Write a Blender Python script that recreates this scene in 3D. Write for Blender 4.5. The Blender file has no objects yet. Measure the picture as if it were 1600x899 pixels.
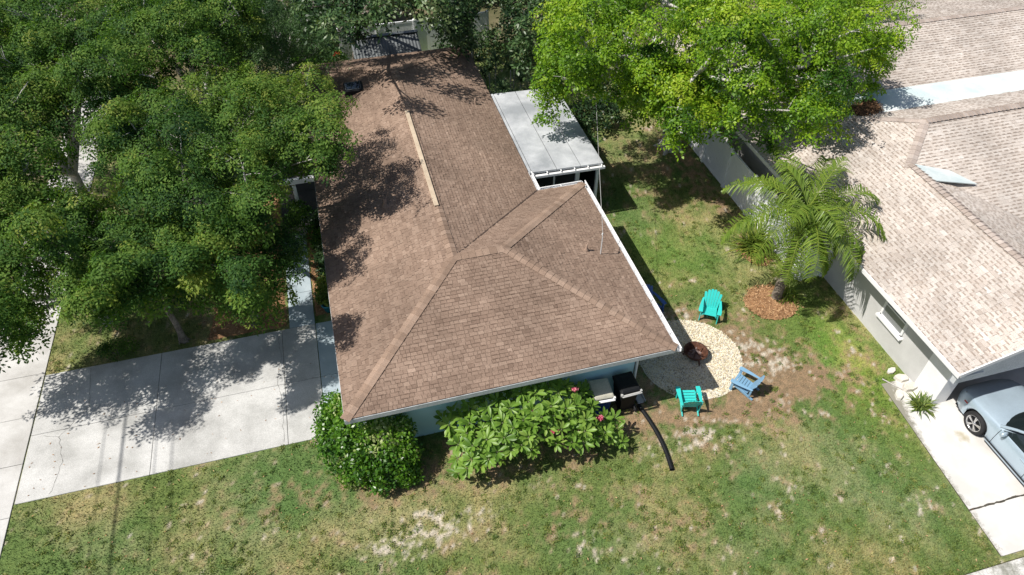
import bpy, math, random
import numpy as np
from mathutils import Vector, Matrix, noise as mnoise
R = math.radians
random.seed(11)
rng = np.random.default_rng(11)
S = bpy.context.scene
COL = S.collection

# ------------------------------------------------------------------ camera, sky, sun, exposure
cam = bpy.data.cameras.new('camera'); camo = bpy.data.objects.new('camera', cam); COL.objects.link(camo)
cam.sensor_width = 36.0; cam.lens = 1119.6 / 1600 * 36; cam.clip_end = 2000
_p, _yaw, _roll = R(44.619), R(15.059), R(-0.136)
_f = Vector((math.sin(_yaw) * math.cos(_p), math.cos(_yaw) * math.cos(_p), -math.sin(_p)))
_r = Vector((math.cos(_yaw), -math.sin(_yaw), 0)); _u = _r.cross(_f)
_r2 = _r * math.cos(_roll) + _u * math.sin(_roll); _u2 = _u * math.cos(_roll) - _r * math.sin(_roll)
camo.matrix_world = Matrix(((_r2.x, _u2.x, -_f.x, 0), (_r2.y, _u2.y, -_f.y, 0), (_r2.z, _u2.z, -_f.z, 17.0), (0, 0, 0, 1)))
S.camera = camo
SUN = Vector((-0.69, -0.065, 1.0)).normalized()
w = bpy.data.worlds.new('World'); S.world = w; w.use_nodes = True
nt = w.node_tree; bg = nt.nodes['Background']; sky = nt.nodes.new('ShaderNodeTexSky')
sky.sky_type = 'NISHITA'; sky.sun_disc = False; sky.sun_elevation = math.asin(SUN.z)
sky.sun_rotation = math.atan2(SUN.x, SUN.y); sky.air_density = 1.0; sky.dust_density = 1.8; sky.ozone_density = 0.6
nt.links.new(sky.outputs[0], bg.inputs[0]); bg.inputs[1].default_value = 0.07
sl = bpy.data.lights.new('sun', 'SUN'); sl.energy = 4.5; sl.angle = R(0.53); sl.color = (1.0, 0.95, 0.88)
slo = bpy.data.objects.new('sun', sl); COL.objects.link(slo); slo.location = (-20, 0, 40)
slo.rotation_euler = (-SUN).to_track_quat('-Z', 'Y').to_euler()
S.view_settings.view_transform = 'Standard'; S.view_settings.look = 'None'
S.view_settings.exposure = 0.40; S.view_settings.gamma = 1.0
S.cycles.max_bounces = 6; S.cycles.transparent_max_bounces = 4
S.cycles.use_denoising = True; S.cycles.denoising_prefilter = 'ACCURATE'; S.cycles.denoising_input_passes = 'RGB_ALBEDO_NORMAL'

# ------------------------------------------------------------------ materials
MATS = {}
def lin(h):
    c = [int(h[i:i + 2], 16) / 255 for i in (0, 2, 4)]
    return [x / 12.92 if x <= .04045 else ((x + .055) / 1.055) ** 2.4 for x in c]
def newmat(name):
    m = bpy.data.materials.new(name); m.use_nodes = True
    n = m.node_tree.nodes; b = n['Principled BSDF']; b.inputs['Specular IOR Level'].default_value = 0.3
    MATS[name] = m
    return m, m.node_tree, b
def N(t, kind, **kw):
    n = t.nodes.new('ShaderNode' + kind)
    for k, v in kw.items(): setattr(n, k, v)
    return n
def pos(t, scale=1.0):
    g = N(t, 'NewGeometry'); return g.outputs['Position']
def noise(t, vec, scale, detail=4, rough=.6):
    n = N(t, 'TexNoise'); n.inputs['Scale'].default_value = scale; n.inputs['Detail'].default_value = detail
    n.inputs['Roughness'].default_value = rough; t.links.new(vec, n.inputs['Vector']); return n.outputs['Fac']
def ramp(t, fac, stops):
    r = N(t, 'ValToRGB'); e = r.color_ramp.elements
    while len(e) < len(stops): e.new(.5)
    for i, (p, c) in enumerate(stops):
        e[i].position = p; e[i].color = (*c, 1)
    t.links.new(fac, r.inputs[0]); return r.outputs[0]
def mix(t, a, b, fac, mode='MIX'):
    m = N(t, 'Mix', data_type='RGBA', blend_type=mode)
    for s, v in ((m.inputs[0], fac), (m.inputs[6], a), (m.inputs[7], b)):
        if hasattr(v, 'links') or hasattr(v, 'is_linked'): t.links.new(v, s)
        elif isinstance(v, (int, float)): s.default_value = v
        else: s.default_value = (*v, 1)
    return m.outputs[2]
def bump(t, b, h, dist=.01, strength=.5):
    n = N(t, 'Bump'); n.inputs['Distance'].default_value = dist; n.inputs['Strength'].default_value = strength
    t.links.new(h, n.inputs['Height']); t.links.new(n.outputs[0], b.inputs['Normal'])
def mottled(name, c1, c2, scale=3.0, rough=.7, fine=40.0, fineamt=.25, bmp=.004, metal=0, lo=.35, hi=.65, spec=.3, coat=0):
    """two colours of one surface mixed by a soft noise, with fine grain and fine relief"""
    m, t, b = newmat(name); p = pos(t)
    col = ramp(t, noise(t, p, scale, 5), [(lo, c1), (hi, c2)])
    f = noise(t, p, fine, 3)
    col = mix(t, col, ramp(t, f, [(.3, (1 - fineamt,) * 3), (.7, (1 + fineamt * .3,) * 3)]), 1.0, 'MULTIPLY')
    t.links.new(col, b.inputs['Base Color'])
    b.inputs['Roughness'].default_value = rough; b.inputs['Metallic'].default_value = metal
    b.inputs['Specular IOR Level'].default_value = spec; b.inputs['Coat Weight'].default_value = coat
    if bmp: bump(t, b, f, bmp)
    return m
def plain(name, c, rough=.5, metal=0, spec=.4, coat=0):
    return mottled(name, [x * .92 for x in c], c, 2.5, rough, 30, .06, .0008, metal, spec=spec, coat=coat)
def tinted(name, stops, rough=.85, big=.5, bigamt=.25, fine=60, fineamt=.35, spec=.15, bmp=.003):
    """colour picked per piece from its 'tint' value, weathered by a broad noise"""
    m, t, b = newmat(name); p = pos(t)
    a = N(t, 'Attribute', attribute_name='tint')
    col = ramp(t, a.outputs['Fac'], stops)
    col = mix(t, col, ramp(t, noise(t, p, big, 4), [(.35, (1 - bigamt, 1 - bigamt, 1 - bigamt)), (.65, (1 + bigamt * .4,) * 3)]), 1.0, 'MULTIPLY')
    f = noise(t, p, fine, 2)
    col = mix(t, col, ramp(t, f, [(.3, (1 - fineamt,) * 3), (.7, (1 + fineamt * .5,) * 3)]), 1.0, 'MULTIPLY')
    t.links.new(col, b.inputs['Base Color']); b.inputs['Roughness'].default_value = rough
    b.inputs['Specular IOR Level'].default_value = spec
    if bmp: bump(t, b, f, bmp)
    return m
def leafmat(name, stops, trans=.35, rough=.5, tcol=1.0, spec=.35):
    m, t, b = newmat(name)
    a = N(t, 'Attribute', attribute_name='tint')
    col = ramp(t, a.outputs['Fac'], stops)
    t.links.new(col, b.inputs['Base Color']); b.inputs['Roughness'].default_value = rough
    b.inputs['Specular IOR Level'].default_value = spec
    tr = N(t, 'BsdfTranslucent'); mx = N(t, 'MixShader'); mx.inputs[0].default_value = trans
    t.links.new(mix(t, col, (1.0 * tcol, 1.15 * tcol, .45 * tcol), 1.0, 'MULTIPLY'), tr.inputs[0])
    t.links.new(b.outputs[0], mx.inputs[1]); t.links.new(tr.outputs[0], mx.inputs[2])
    t.links.new(mx.outputs[0], t.nodes['Material Output'].inputs[0])
    return m
def glassmat(name, c=(.012, .018, .02), rough=.06):
    m, t, b = newmat(name); b.inputs['Base Color'].default_value = (*c, 1); b.inputs['Roughness'].default_value = rough
    b.inputs['Specular IOR Level'].default_value = .6; b.inputs['Coat Weight'].default_value = .3
    return m

# ------------------------------------------------------------------ mesh helpers
class MB:
    """collects shapes and links them as one mesh object"""
    def __init__(s): s.v = []; s.f = []; s.sm = []
    def add(s, vs, fs, smooth=False):
        o = len(s.v); s.v += [tuple(x) for x in vs]; s.f += [[i + o for i in f] for f in fs]; s.sm += [smooth] * len(fs); return s
    def box(s, lo, hi, M=None):
        x0, y0, z0 = lo; x1, y1, z1 = hi
        vs = [Vector(q) for q in ((x0, y0, z0), (x1, y0, z0), (x1, y1, z0), (x0, y1, z0), (x0, y0, z1), (x1, y0, z1), (x1, y1, z1), (x0, y1, z1))]
        if M is not None: vs = [M @ q for q in vs]
        return s.add(vs, [(0, 3, 2, 1), (4, 5, 6, 7), (0, 1, 5, 4), (1, 2, 6, 5), (2, 3, 7, 6), (3, 0, 4, 7)])
    def beam(s, a, b, wdt, hgt, up=(0, 0, 1)):
        a, b = Vector(a), Vector(b); d = (b - a).normalized(); up = Vector(up)
        if abs(d.dot(up)) > .98: up = Vector((1, 0, 0))
        x = d.cross(up).normalized(); z = x.cross(d)
        vs = []
        for q in (a, b):
            for sx, sz in ((-1, -1), (1, -1), (1, 1), (-1, 1)): vs.append(q + x * sx * wdt / 2 + z * sz * hgt / 2)
        return s.add(vs, [(0, 1, 2, 3), (7, 6, 5, 4), (0, 4, 5, 1), (1, 5, 6, 2), (2, 6, 7, 3), (3, 7, 4, 0)])
    def tube(s, pts, rad, seg=8, cap=True):
        pts = [Vector(p) for p in pts]; n = len(pts)
        if not hasattr(rad, '__len__'): rad = [rad] * n
        vs = []; ref = Vector((.31, .17, .93))
        for i, p in enumerate(pts):
            d = (pts[min(i + 1, n - 1)] - pts[max(i - 1, 0)]).normalized()
            if abs(d.dot(ref)) > .95: ref = Vector((.9, .3, .1))
            x = d.cross(ref).normalized(); y = d.cross(x)
            for k in range(seg):
                a = 2 * math.pi * k / seg; vs.append(p + (x * math.cos(a) + y * math.sin(a)) * rad[i])
        fs = [(i * seg + k, i * seg + (k + 1) % seg, (i + 1) * seg + (k + 1) % seg, (i + 1) * seg + k) for i in range(n - 1) for k in range(seg)]
        s.add(vs, fs, True)
        if cap: s.add(vs[:seg], [list(range(seg))]); s.add(vs[-seg:], [list(range(seg))[::-1]])
        return s
    def lathe(s, prof, seg=24, c=(0, 0, 0), M=None, wob=None):
        vs = []
        for r, z in prof:
            for k in range(seg):
                a = 2 * math.pi * k / seg; q = Vector((c[0] + r * math.cos(a), c[1] + r * math.sin(a), c[2] + z)); vs.append(M @ q if M is not None else q)
        fs = [(i * seg + k, i * seg + (k + 1) % seg, (i + 1) * seg + (k + 1) % seg, (i + 1) * seg + k) for i in range(len(prof) - 1) for k in range(seg)]
        return s.add(vs, fs, True)
    def prism(s, poly, z0, z1):
        n = len(poly); vs = [(x, y, z0) for x, y in poly] + [(x, y, z1) for x, y in poly]
        return s.add(vs, [list(range(n))[::-1], [n + i for i in range(n)]] + [(i, (i + 1) % n, n + (i + 1) % n, n + i) for i in range(n)])
    def slab(s, poly3, th):
        """a plate under a 3D polygon"""
        n = len(poly3); vs = [Vector(p) for p in poly3] + [Vector(p) - Vector((0, 0, th)) for p in poly3]
        return s.add(vs, [list(range(n)), [n + i for i in range(n)][::-1]] + [((i + 1) % n, i, n + i, n + (i + 1) % n) for i in range(n)])
    def mesh(s, name, mat, tint=None):
        me = bpy.data.meshes.new(name); me.from_pydata([tuple(v) for v in s.v], [], s.f)
        me.polygons.foreach_set('use_smooth', s.sm)
        if mat: me.materials.append(mat)
        if tint is not None:
            a = me.attributes.new('tint', 'FLOAT', 'FACE'); a.data.foreach_set('value', np.full(len(s.f), tint) if not hasattr(tint, '__len__') else tint)
        me.update(); return me
    def build(s, name, mat, parent=None, bev=0, tint=None, loc=None):
        return obj(name, s.mesh(name, mat, tint), parent, bev, loc)
def obj(name, me, parent=None, bev=0, loc=None):
    o = bpy.data.objects.new(name, me); COL.objects.link(o)
    if parent is not None: o.parent = parent
    if loc is not None: o.location = loc
    if bev:
        m = o.modifiers.new('bevel', 'BEVEL'); m.width = bev; m.segments = 2; m.limit_method = 'ANGLE'; m.angle_limit = R(40)
    return o
def tag(o, label=None, cat=None, group=None, kind=None):
    for k, v in (('label', label), ('category', cat), ('group', group), ('kind', kind)):
        if v: o[k] = v
    return o
def empty(name, loc=(0, 0, 0), rz=0):
    o = bpy.data.objects.new(name, None); COL.objects.link(o); o.location = loc; o.rotation_euler = (0, 0, rz); o.empty_display_size = .2
    return o
def npmesh(name, V, k, mat, tint=None, smooth=False):
    """mesh from an array of separate k-gons: V has shape (n, k, 3)"""
    n = len(V); me = bpy.data.meshes.new(name)
    me.vertices.add(n * k); me.vertices.foreach_set('co', np.ascontiguousarray(V, dtype=np.float32).ravel())
    me.loops.add(n * k); me.loops.foreach_set('vertex_index', np.arange(n * k, dtype=np.int32))
    me.polygons.add(n); me.polygons.foreach_set('loop_start', np.arange(0, n * k, k, dtype=np.int32))
    if smooth: me.polygons.foreach_set('use_smooth', np.ones(n, dtype=bool))
    if tint is not None:
        a = me.attributes.new('tint', 'FLOAT', 'FACE'); a.data.foreach_set('value', np.asarray(tint, dtype=np.float32))
    me.materials.append(mat); me.update(); return me
def unit(a): return a / np.maximum(np.linalg.norm(a, axis=-1, keepdims=True), 1e-9)
def leaves(puffs, sprays, per, length, width, spray_r, seed, flat=.6, tint_sd=.16, leaf_sd=.6, zmin=-.5, up=.8, droop=.25, inner=.45, jit=.5, dead=0.0, lobe=0.0):
    """leaf quads (n,4,3) and tints: puffs of sprays of leaves"""
    g = np.random.default_rng(seed); P = np.asarray(puffs, dtype=float); n = len(P)
    S_ = n * sprays; idx = np.repeat(np.arange(n), sprays)
    d = unit(g.normal(size=(S_, 3))); low = d[:, 2] < zmin; d[low, 2] *= -1
    rad = g.uniform(inner ** 3, 1.0, S_) ** (1 / 3)
    r = P[idx, 3] * rad * g.uniform(.85, 1.15, S_)
    st = 1 + lobe * g.uniform(-.28, .35, n); rot = g.uniform(0, 3.14, n); lx = d[:, 0] * np.cos(rot[idx]) + d[:, 1] * np.sin(rot[idx]); ly = -d[:, 0] * np.sin(rot[idx]) + d[:, 1] * np.cos(rot[idx])
    lx = lx * st[idx]; ly = ly / st[idx] ** .5; d = np.stack([lx * np.cos(rot[idx]) - ly * np.sin(rot[idx]), lx * np.sin(rot[idx]) + ly * np.cos(rot[idx]), d[:, 2]], 1)
    r = r * (1 + lobe * .28 * np.sin(3 * np.arctan2(d[:, 1], d[:, 0]) + rot[idx] * 7) + lobe * .16 * np.sin(7 * np.arctan2(d[:, 1], d[:, 0]) + 3 * rot[idx]))
    c = P[idx, :3] + d * np.stack([r, r, r * flat], 1)
    nrm = unit(d * np.array([.8, .8, .8]) + np.array([0, 0, up]) + g.normal(size=(S_, 3)) * .25)
    a = unit(np.cross(nrm, g.normal(size=(S_, 3)))); b = np.cross(nrm, a)
    L = S_ * per; ii = np.repeat(np.arange(S_), per)
    ang = (np.tile(np.arange(per), S_) * 2.399 + np.repeat(g.uniform(0, 6.28, S_), per)) ; rr = np.sqrt(np.tile((np.arange(per) + .5) / per, S_)) * spray_r * g.uniform(.8, 1.2, L)
    out = a[ii] * np.cos(ang)[:, None] + b[ii] * np.sin(ang)[:, None]
    base = c[ii] + out * rr[:, None] - nrm[ii] * (rr ** 2 / spray_r * droop)[:, None] + g.normal(size=(L, 3)) * spray_r * .12
    ax = unit(out - nrm[ii] * droop * g.uniform(0, 1.5, L)[:, None] + g.normal(size=(L, 3)) * jit)
    nn = unit(nrm[ii] + g.normal(size=(L, 3)) * jit); sd = unit(np.cross(ax, nn))
    ln = (length * g.uniform(.7, 1.25, L))[:, None]; wd = (width * g.uniform(.7, 1.25, L))[:, None]
    V = np.stack([base, base + ax * ln * .45 + sd * wd * .5, base + ax * ln, base + ax * ln * .45 - sd * wd * .5], 1)
    tint = .5 + np.repeat(g.normal(0, tint_sd, n), sprays)[ii] + g.normal(0, tint_sd, S_)[ii] + g.normal(0, tint_sd * leaf_sd, L)
    if dead: tint[np.repeat(g.random(S_) < dead, per)] = 1.0
    return V, np.clip(tint, 0.0, 1.0)
def curve(a, b, bend, n=6, sag=0):
    a, b = Vector(a), Vector(b); m = (a + b) / 2 + Vector(bend)
    return [a * (1 - t) ** 2 + m * 2 * t * (1 - t) + b * t * t for t in (i / n for i in range(n + 1))]
def tree(name, label, puffs, base, crotch, leafm, barkm, seed, sprays=50, per=16, ll=.1, lw=.05, sr=.2, nl=6, tr=.18, group=None, bare=0, under=True, **kw):
    """tapered trunk, limbs and twigs, and a crown of leaf sprays"""
    rd = random.Random(seed); t = empty(name, base); tag(t, label, 'tree', group)
    bl = Vector(base); P = [Vector(p[:3]) - bl for p in puffs]; cr = Vector(crotch) - bl
    n = 7; pts = curve((0, 0, -.1), cr, (rd.uniform(-.15, .15), rd.uniform(-.15, .15), 0), n)
    rad = [tr * (1.35 if i == 0 else 1.0) * (1 - .35 * i / n) for i in range(n + 1)]
    mb = MB(); mb.tube(pts, rad, 10)
    for k in range(5):
        a = k * 1.26 + rd.random(); mb.tube([(math.cos(a) * tr * 2.0, math.sin(a) * tr * 2.0, -.08), (math.cos(a) * tr * 1.1, math.sin(a) * tr * 1.1, .08), (math.cos(a) * tr * .4, math.sin(a) * tr * .4, .45)], [tr * .2, tr * .34, tr * .3], 6)
    mb.build('trunk', barkm, t)
    tips = [P[rd.randrange(len(P))]]
    while len(tips) < min(nl, len(P)): tips.append(max(P, key=lambda q: min((q - x).length for x in tips)))
    groups = [[] for _ in tips]
    for q in P: groups[min(range(len(tips)), key=lambda i: (q - tips[i]).length)].append(q)
    for i, gq in enumerate(groups):
        if not gq: continue
        cen = sum(gq, Vector()) / len(gq); cen.z -= .45
        mb = MB(); r0 = tr * .62; lp = curve(cr - Vector((0, 0, .12)), cen, (rd.uniform(-.3, .3), rd.uniform(-.3, .3), rd.uniform(.1, .5)), 7)
        mb.tube(lp, [r0 * (1 - .65 * k / 7) for k in range(8)], 7)
        for q in gq:
            st = lp[rd.choice((3, 4, 5, 6, 7))]; e = q + Vector((rd.uniform(-.2, .2), rd.uniform(-.2, .2), .05))
            bp = curve(st, e, (rd.uniform(-.3, .3), rd.uniform(-.3, .3), rd.uniform(-.1, .3)), 5)
            mb.tube(bp, [r0 * .34 * (1 - .75 * k / 5) for k in range(6)], 5, False)
            for _ in range(3):
                s_ = bp[rd.choice((2, 3, 4))]; d = Vector((rd.gauss(0, 1), rd.gauss(0, 1), rd.uniform(0, .8))).normalized() * rd.uniform(.3, .7)
                mb.tube([s_, s_ + d * .5 + Vector((0, 0, .04)), s_ + d], [.016, .011, .005], 4, False)
        mb.build('limb', barkm, t)
    PL = [(p[0] - bl.x, p[1] - bl.y, p[2] - bl.z, p[3]) for p in puffs]
    
    V, ti = leaves(PL, sprays, per, ll, lw, sr, seed, **kw)
    if under:
        V2, t2 = leaves([(x + rd.uniform(-.3, .3), y + rd.uniform(-.3, .3), z - r * 1.1, r * .8) for x, y, z, r in PL], max(6, sprays // 4), per, ll * 1.2, lw * 1.2, sr * 1.2, seed + 500, flat=.6)
        V = np.concatenate([V, V2]); ti = np.concatenate([ti, t2])
    obj('crown', npmesh('crown', V, 4, leafm, ti), t)
    if bare:
        mb = MB()
        for _ in range(bare):
            q = P[rd.randrange(len(P))]; s_ = q - Vector((0, 0, .5)); d = Vector((rd.gauss(0, 1), rd.gauss(0, 1) - .3, rd.uniform(.5, 1.0))).normalized() * rd.uniform(.8, 1.3)
            pth = [s_, s_ + d * .5 + Vector((rd.uniform(-.1, .1), 0, .1)), s_ + d]
            mb.tube(pth, [.028, .02, .008], 5, False)
            for _ in range(4):
                e = d * .35 + Vector((rd.uniform(-.3, .3), rd.uniform(-.3, .3), rd.uniform(-.1, .25))); b0 = pth[1].lerp(pth[2], rd.random())
                mb.tube([b0, b0 + e * .5 + Vector((0, 0, .03)), b0 + e], [.012, .009, .004], 4, False)
        tag(mb.build('dead_twigs', MATS['pale_bark'], t), kind='stuff')
    return t

# ------------------------------------------------------------------ material set
mottled('concrete', (.36, .36, .345), (.60, .60, .585), .8, .85, 40, .26, .003, lo=.30, hi=.62)
mottled('concrete_walk', (.42, .41, .39), (.60, .595, .58), .9, .85, 55, .15, .003)
mottled('concrete_white', (.68, .67, .64), (.80, .79, .77), .9, .85, 50, .08, .002)
mottled('concrete_mouldy', (.30, .30, .26), (.66, .65, .62), 2.2, .9, 25, .4, .004, lo=.4, hi=.6)
mottled('joint_dirt', (.05, .045, .035), (.10, .09, .07), 8, .95)
mottled('painted_concrete', (.33, .40, .44), (.42, .49, .53), 1.5, .6, 50, .1, .002)
mottled('floor_painted_shade', (.03, .028, .027), (.05, .045, .042), 2, .7)
mottled('asphalt', (.13, .13, .13), (.20, .20, .195), 1.5, .9, 90, .3, .004)
mottled('far_ground', (.10, .10, .045), (.20, .17, .10), .5, .95, 18, .45, .01)
mottled('mulch_bed', (.26, .14, .07), (.40, .23, .12), 6, .95, 45, .5, .02)
mottled('wall_blue', lin('b4e2ea'), lin('c2e8ef'), 1.2, .8, 60, .12, .004)
mottled('wall_grey', (.50, .50, .49), (.62, .62, .61), .7, .9, 60, .14, .005)
mottled('soffit', (.55, .58, .60), (.65, .68, .70), 2, .7)
mottled('white_paint', (.74, .75, .76), (.82, .82, .82), 2, .45, 40, .06, .001)
mottled('vinyl', (.84, .86, .88), (.90, .91, .92), 1.0, .4, 40, .06, .001)
mottled('porch_panel', (.30, .32, .34), (.58, .60, .62), .7, .55, 30, .12, .001)
mottled('underlay', (.05, .035, .028), (.08, .055, .045), 4, .95)
mottled('underlay_tan', (.16, .12, .10), (.22, .17, .14), 4, .95)
tinted('shingle_brown', [(0, (.15, .102, .076)), (.3, (.232, .162, .122)), (.55, (.28, .199, .151)), (.8, (.33, .24, .184)), (1, (.395, .29, .225))], big=.4, bigamt=.24)
tinted('cap_tan', [(0, (.265, .186, .138)), (.5, (.31, .22, .165)), (1, (.36, .262, .20))], big=1.2, bigamt=.2)
tinted('shingle_tan', [(0, (.28, .225, .185)), (.22, (.37, .31, .265)), (.5, (.51, .45, .40)), (.75, (.595, .54, .49)), (1, (.67, .625, .585))], big=.45, bigamt=.2)
tinted('cap_grey', [(0, (.36, .30, .26)), (.5, (.43, .365, .325)), (1, (.51, .445, .40))], big=1.2, bigamt=.15)
mottled('membrane', (.52, .62, .63), (.70, .74, .73), 1.0, .5, 30, .1, .001)
mottled('pine_board', (.46, .37, .27), (.57, .47, .35), 3, .7, 40, .2, .002)
plain('dark_plastic', (.010, .011, .013), .6, spec=.2)
plain('black_metal', (.02, .02, .022), .45, 0)
mottled('rust', (.055, .025, .018), (.17, .075, .045), 9, .7, 60, .3, .003, .4)
mottled('ash', (.12, .08, .07), (.30, .22, .20), 12, .95, 50, .4, .01)
plain('blue_plastic', (.012, .055, .24), .4)
mottled('beige_lid', (.42, .41, .34), (.50, .48, .40), 3, .5)
plain('grey_plastic', (.45, .45, .44), .5)
plain('teal_plastic', (.04, .56, .52), .38, spec=.45)
plain('sky_plastic', (.20, .37, .53), .4, spec=.45)
plain('navy_plastic', (.05, .12, .38), .4, spec=.45)
plain('pot_teal', (.02, .22, .30), .3, spec=.5)
mottled('bark', (.14, .115, .09), (.30, .26, .22), 6, .95, 30, .4, .02)
mottled('pale_bark', (.42, .40, .37), (.60, .58, .55), 5, .9, 30, .3, .01)
mottled('plumeria_stem', (.10, .13, .06), (.18, .20, .10), 5, .8)
mottled('palm_bark', (.16, .13, .10), (.30, .26, .21), 5, .95, 25, .4, .02)
mottled('metal_roof', (.09, .10, .105), (.16, .175, .18), 2, .45, 30, .2, .001, .3)
mottled('leaf_litter', (.10, .055, .03), (.26, .15, .08), 9, .95, 40, .5, .02)
mottled('rubble', (.55, .52, .46), (.72, .69, .63), 3, .95, 40, .2, .01)
plain('car_paint', (.40, .50, .58), .30, .25, .5, coat=.8)
plain('chrome', (.62, .62, .63), .2, .9)
plain('tyre', (.018, .018, .019), .8)
plain('red_lens', (.35, .01, .01), .2)
plain('wire_white', (.45, .45, .44), .5)
plain('wire_dark', (.03, .03, .03), .6)
glassmat('car_glass'); glassmat('window_glass', (.22, .23, .24), .25); glassmat('skylight_glass', (.02, .03, .045), .05)
mottled('screen_dark', (.012, .013, .015), (.025, .026, .03), 3, .8)
mottled('door_shade', (.30, .28, .27), (.36, .34, .33), 2, .8)
leafmat('leaf_oak', [(0, (.016, .052, .018)), (.3, (.052, .122, .027)), (.55, (.100, .195, .036)), (.8, (.160, .255, .044)), (1, (.25, .30, .06))], .40, .6, spec=.15)
leafmat('leaf_ficus', [(0, (.03, .09, .010)), (.3, (.105, .225, .013)), (.55, (.19, .335, .016)), (.8, (.28, .42, .022)), (1, (.37, .46, .04))], .40, .45, spec=.35)
leafmat('leaf_feather', [(0, (.03, .07, .03)), (.4, (.065, .14, .045)), (.7, (.105, .20, .06)), (1, (.17, .26, .09))], .38)
leafmat('leaf_broad', [(0, (.012, .03, .013)), (.4, (.035, .08, .027)), (.7, (.07, .135, .042)), (1, (.16, .22, .09))], .25, .4)
leafmat('leaf_shrub', [(0, (.018, .06, .010)), (.4, (.06, .165, .014)), (.7, (.105, .24, .018)), (.95, (.17, .32, .03)), (1, (.40, .47, .18))], .35, .35, spec=.5)
leafmat('leaf_plumeria', [(0, (.08, .17, .025)), (.4, (.17, .31, .045)), (.7, (.23, .37, .065)), (1, (.33, .45, .10))], .38, .4)
leafmat('leaf_palm', [(0, (.06, .13, .02)), (.5, (.18, .275, .042)), (.8, (.28, .355, .06)), (1, (.42, .41, .09))], .42, .4)
leafmat('leaf_reed', [(0, (.05, .10, .015)), (.5, (.15, .22, .03)), (1, (.33, .34, .06))], .35)
leafmat('leaf_weed', [(0, (.07, .12, .03)), (.4, (.12, .18, .035)), (.7, (.19, .24, .05)), (1, (.30, .30, .09))], .3)
leafmat('leaf_sword', [(0, (.03, .07, .03)), (.5, (.08, .15, .06)), (1, (.24, .32, .14))], .3)
leafmat('petal_pink', [(0, (.28, .01, .05)), (.5, (.50, .03, .10)), (1, (.80, .40, .42))], .3)
leafmat('petal_red', [(0, (.6, .03, .01)), (1, (.8, .10, .03))], .3)
tinted('pebble', [(0, (.30, .27, .22)), (.25, (.52, .43, .28)), (.6, (.74, .66, .47)), (1, (.84, .79, .66))], big=1.5, bigamt=.08, fine=50, fineamt=.2)
tinted('chip', [(0, (.22, .11, .05)), (.5, (.42, .24, .12)), (1, (.60, .39, .22))], big=2, bigamt=.2, fine=50)
M = MATS

# lawn colour lives on the mesh: grass, dry thatch, bare soil and sand patches
def lawnmat(name, blades):
    m, t, b = newmat(name); a = N(t, 'Attribute', attribute_name='cover'); p = pos(t)
    f = noise(t, p, 28, 5, .75); g = noise(t, p, 7, 3)
    c = mix(t, a.outputs['Color'], ramp(t, f, [(.32, (.50, .54, .50)), (.68, (1.38, 1.35, 1.30))]), 1.0, 'MULTIPLY')
    c = mix(t, c, ramp(t, g, [(.35, (.82, .86, .85)), (.65, (1.12, 1.10, 1.05))]), 1.0, 'MULTIPLY')
    t.links.new(c, b.inputs['Base Color']); b.inputs['Roughness'].default_value = .95; b.inputs['Specular IOR Level'].default_value = .1
    if not blades: bump(t, b, f, .03, .7)
    return m
lawnmat('lawn', False); lawnmat('grass_blade', True)

# ------------------------------------------------------------------ the setting: ground, lawn, paving
tag(MB().add([(-400, -400, -.06), (400, -400, -.06), (400, 400, -.06), (-400, 400, -.06)], [(0, 1, 2, 3)]).build('ground', M['far_ground']), kind='structure')
SAND = [(-.4, 8.55, .9, .45, 1.0), (.7, 8.75, .8, .35, 1.0), (1.9, 9.0, .7, .3, .8), (.2, 9.3, .6, .3, .7), (-1.2, 8.7, .5, .3, .6), (3.2, 9.3, .5, .3, .5), (4.0, 7.4, .5, .6, .55), (5.2, 6.6, .6, .5, .6), (4.6, 5.6, .6, .5, .6),
        (11.0, 12.1, .8, .6, 1.0), (11.6, 11.3, 1.0, .5, .9), (8.8, 14.0, .9, .4, 1.0), (7.9, 9.6, .9, .6, .85), (10.9, 9.9, .8, .4, .7), (6.6, 9.4, .5, .5, .5), (9.0, 9.6, .7, .4, .5), (11.9, 9.5, .5, .3, .5), (9.6, 7.4, .5, .4, .5), (12.1, 7.3, .5, .6, .55), (12.3, 6.2, .4, .5, .5), (9.7, 5.3, .35, .3, .5), (13.0, 10.6, .3, .2, .7), (7.3, 6.0, .4, .6, .4), (6.9, 5.2, .4, .4, .5), (-3.0, 9.9, 1.2, .5, .35)]
DIRT = [(10.4, 13.2, .9, .6, 1.0), (10.9, 12.2, .6, .9, 1.0), (9.9, 10.3, 1.1, .45, 1.0), (8.2, 10.35, 1.0, .45, 1.0), (8.6, 14.0, 1.0, .4, .9), (11.0, 11.2, 1.7, 1.2, 1.1), (12.2, 10.4, 1.4, 1.0, 1.2), (10.3, 9.9, 1.0, .7, .7), (9.4, 14.1, 1.2, .5, .6), (8.2, 9.9, 1.5, .8, .7), (6.8, 11.2, 1.0, .9, 1.0), (7.0, 13.0, .7, 1.6, .9), (1.5, 10.6, 2.6, .9, .9), (4.5, 10.3, 1.8, .8, .8), (-1.0, 10.6, 1.6, .7, .8), (-.5, 8.0, 2.2, 1.2, .45), (-3.4, 10.4, 1.5, .6, .4), (3.4, 8.3, 2.0, 1.0, .35), (6.5, 7.6, 1.8, 1.4, .4), (12.8, 22.0, 1.5, 3.0, .9), (13.4, 18, .35, 4, .9), (14.5, 11, .3, 3.0, .8), (-7, 18.5, 2.4, 1.4, .5), (9.2, 22.0, 2, 2.2, .5), (11.3, 19.0, 2.0, 1.2, .3)]
def fr(x, y, s, o=0.0, oct_=4): return mnoise.fractal((x * s + o, y * s - o, o * .7), .9, 2.1, oct_)
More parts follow.
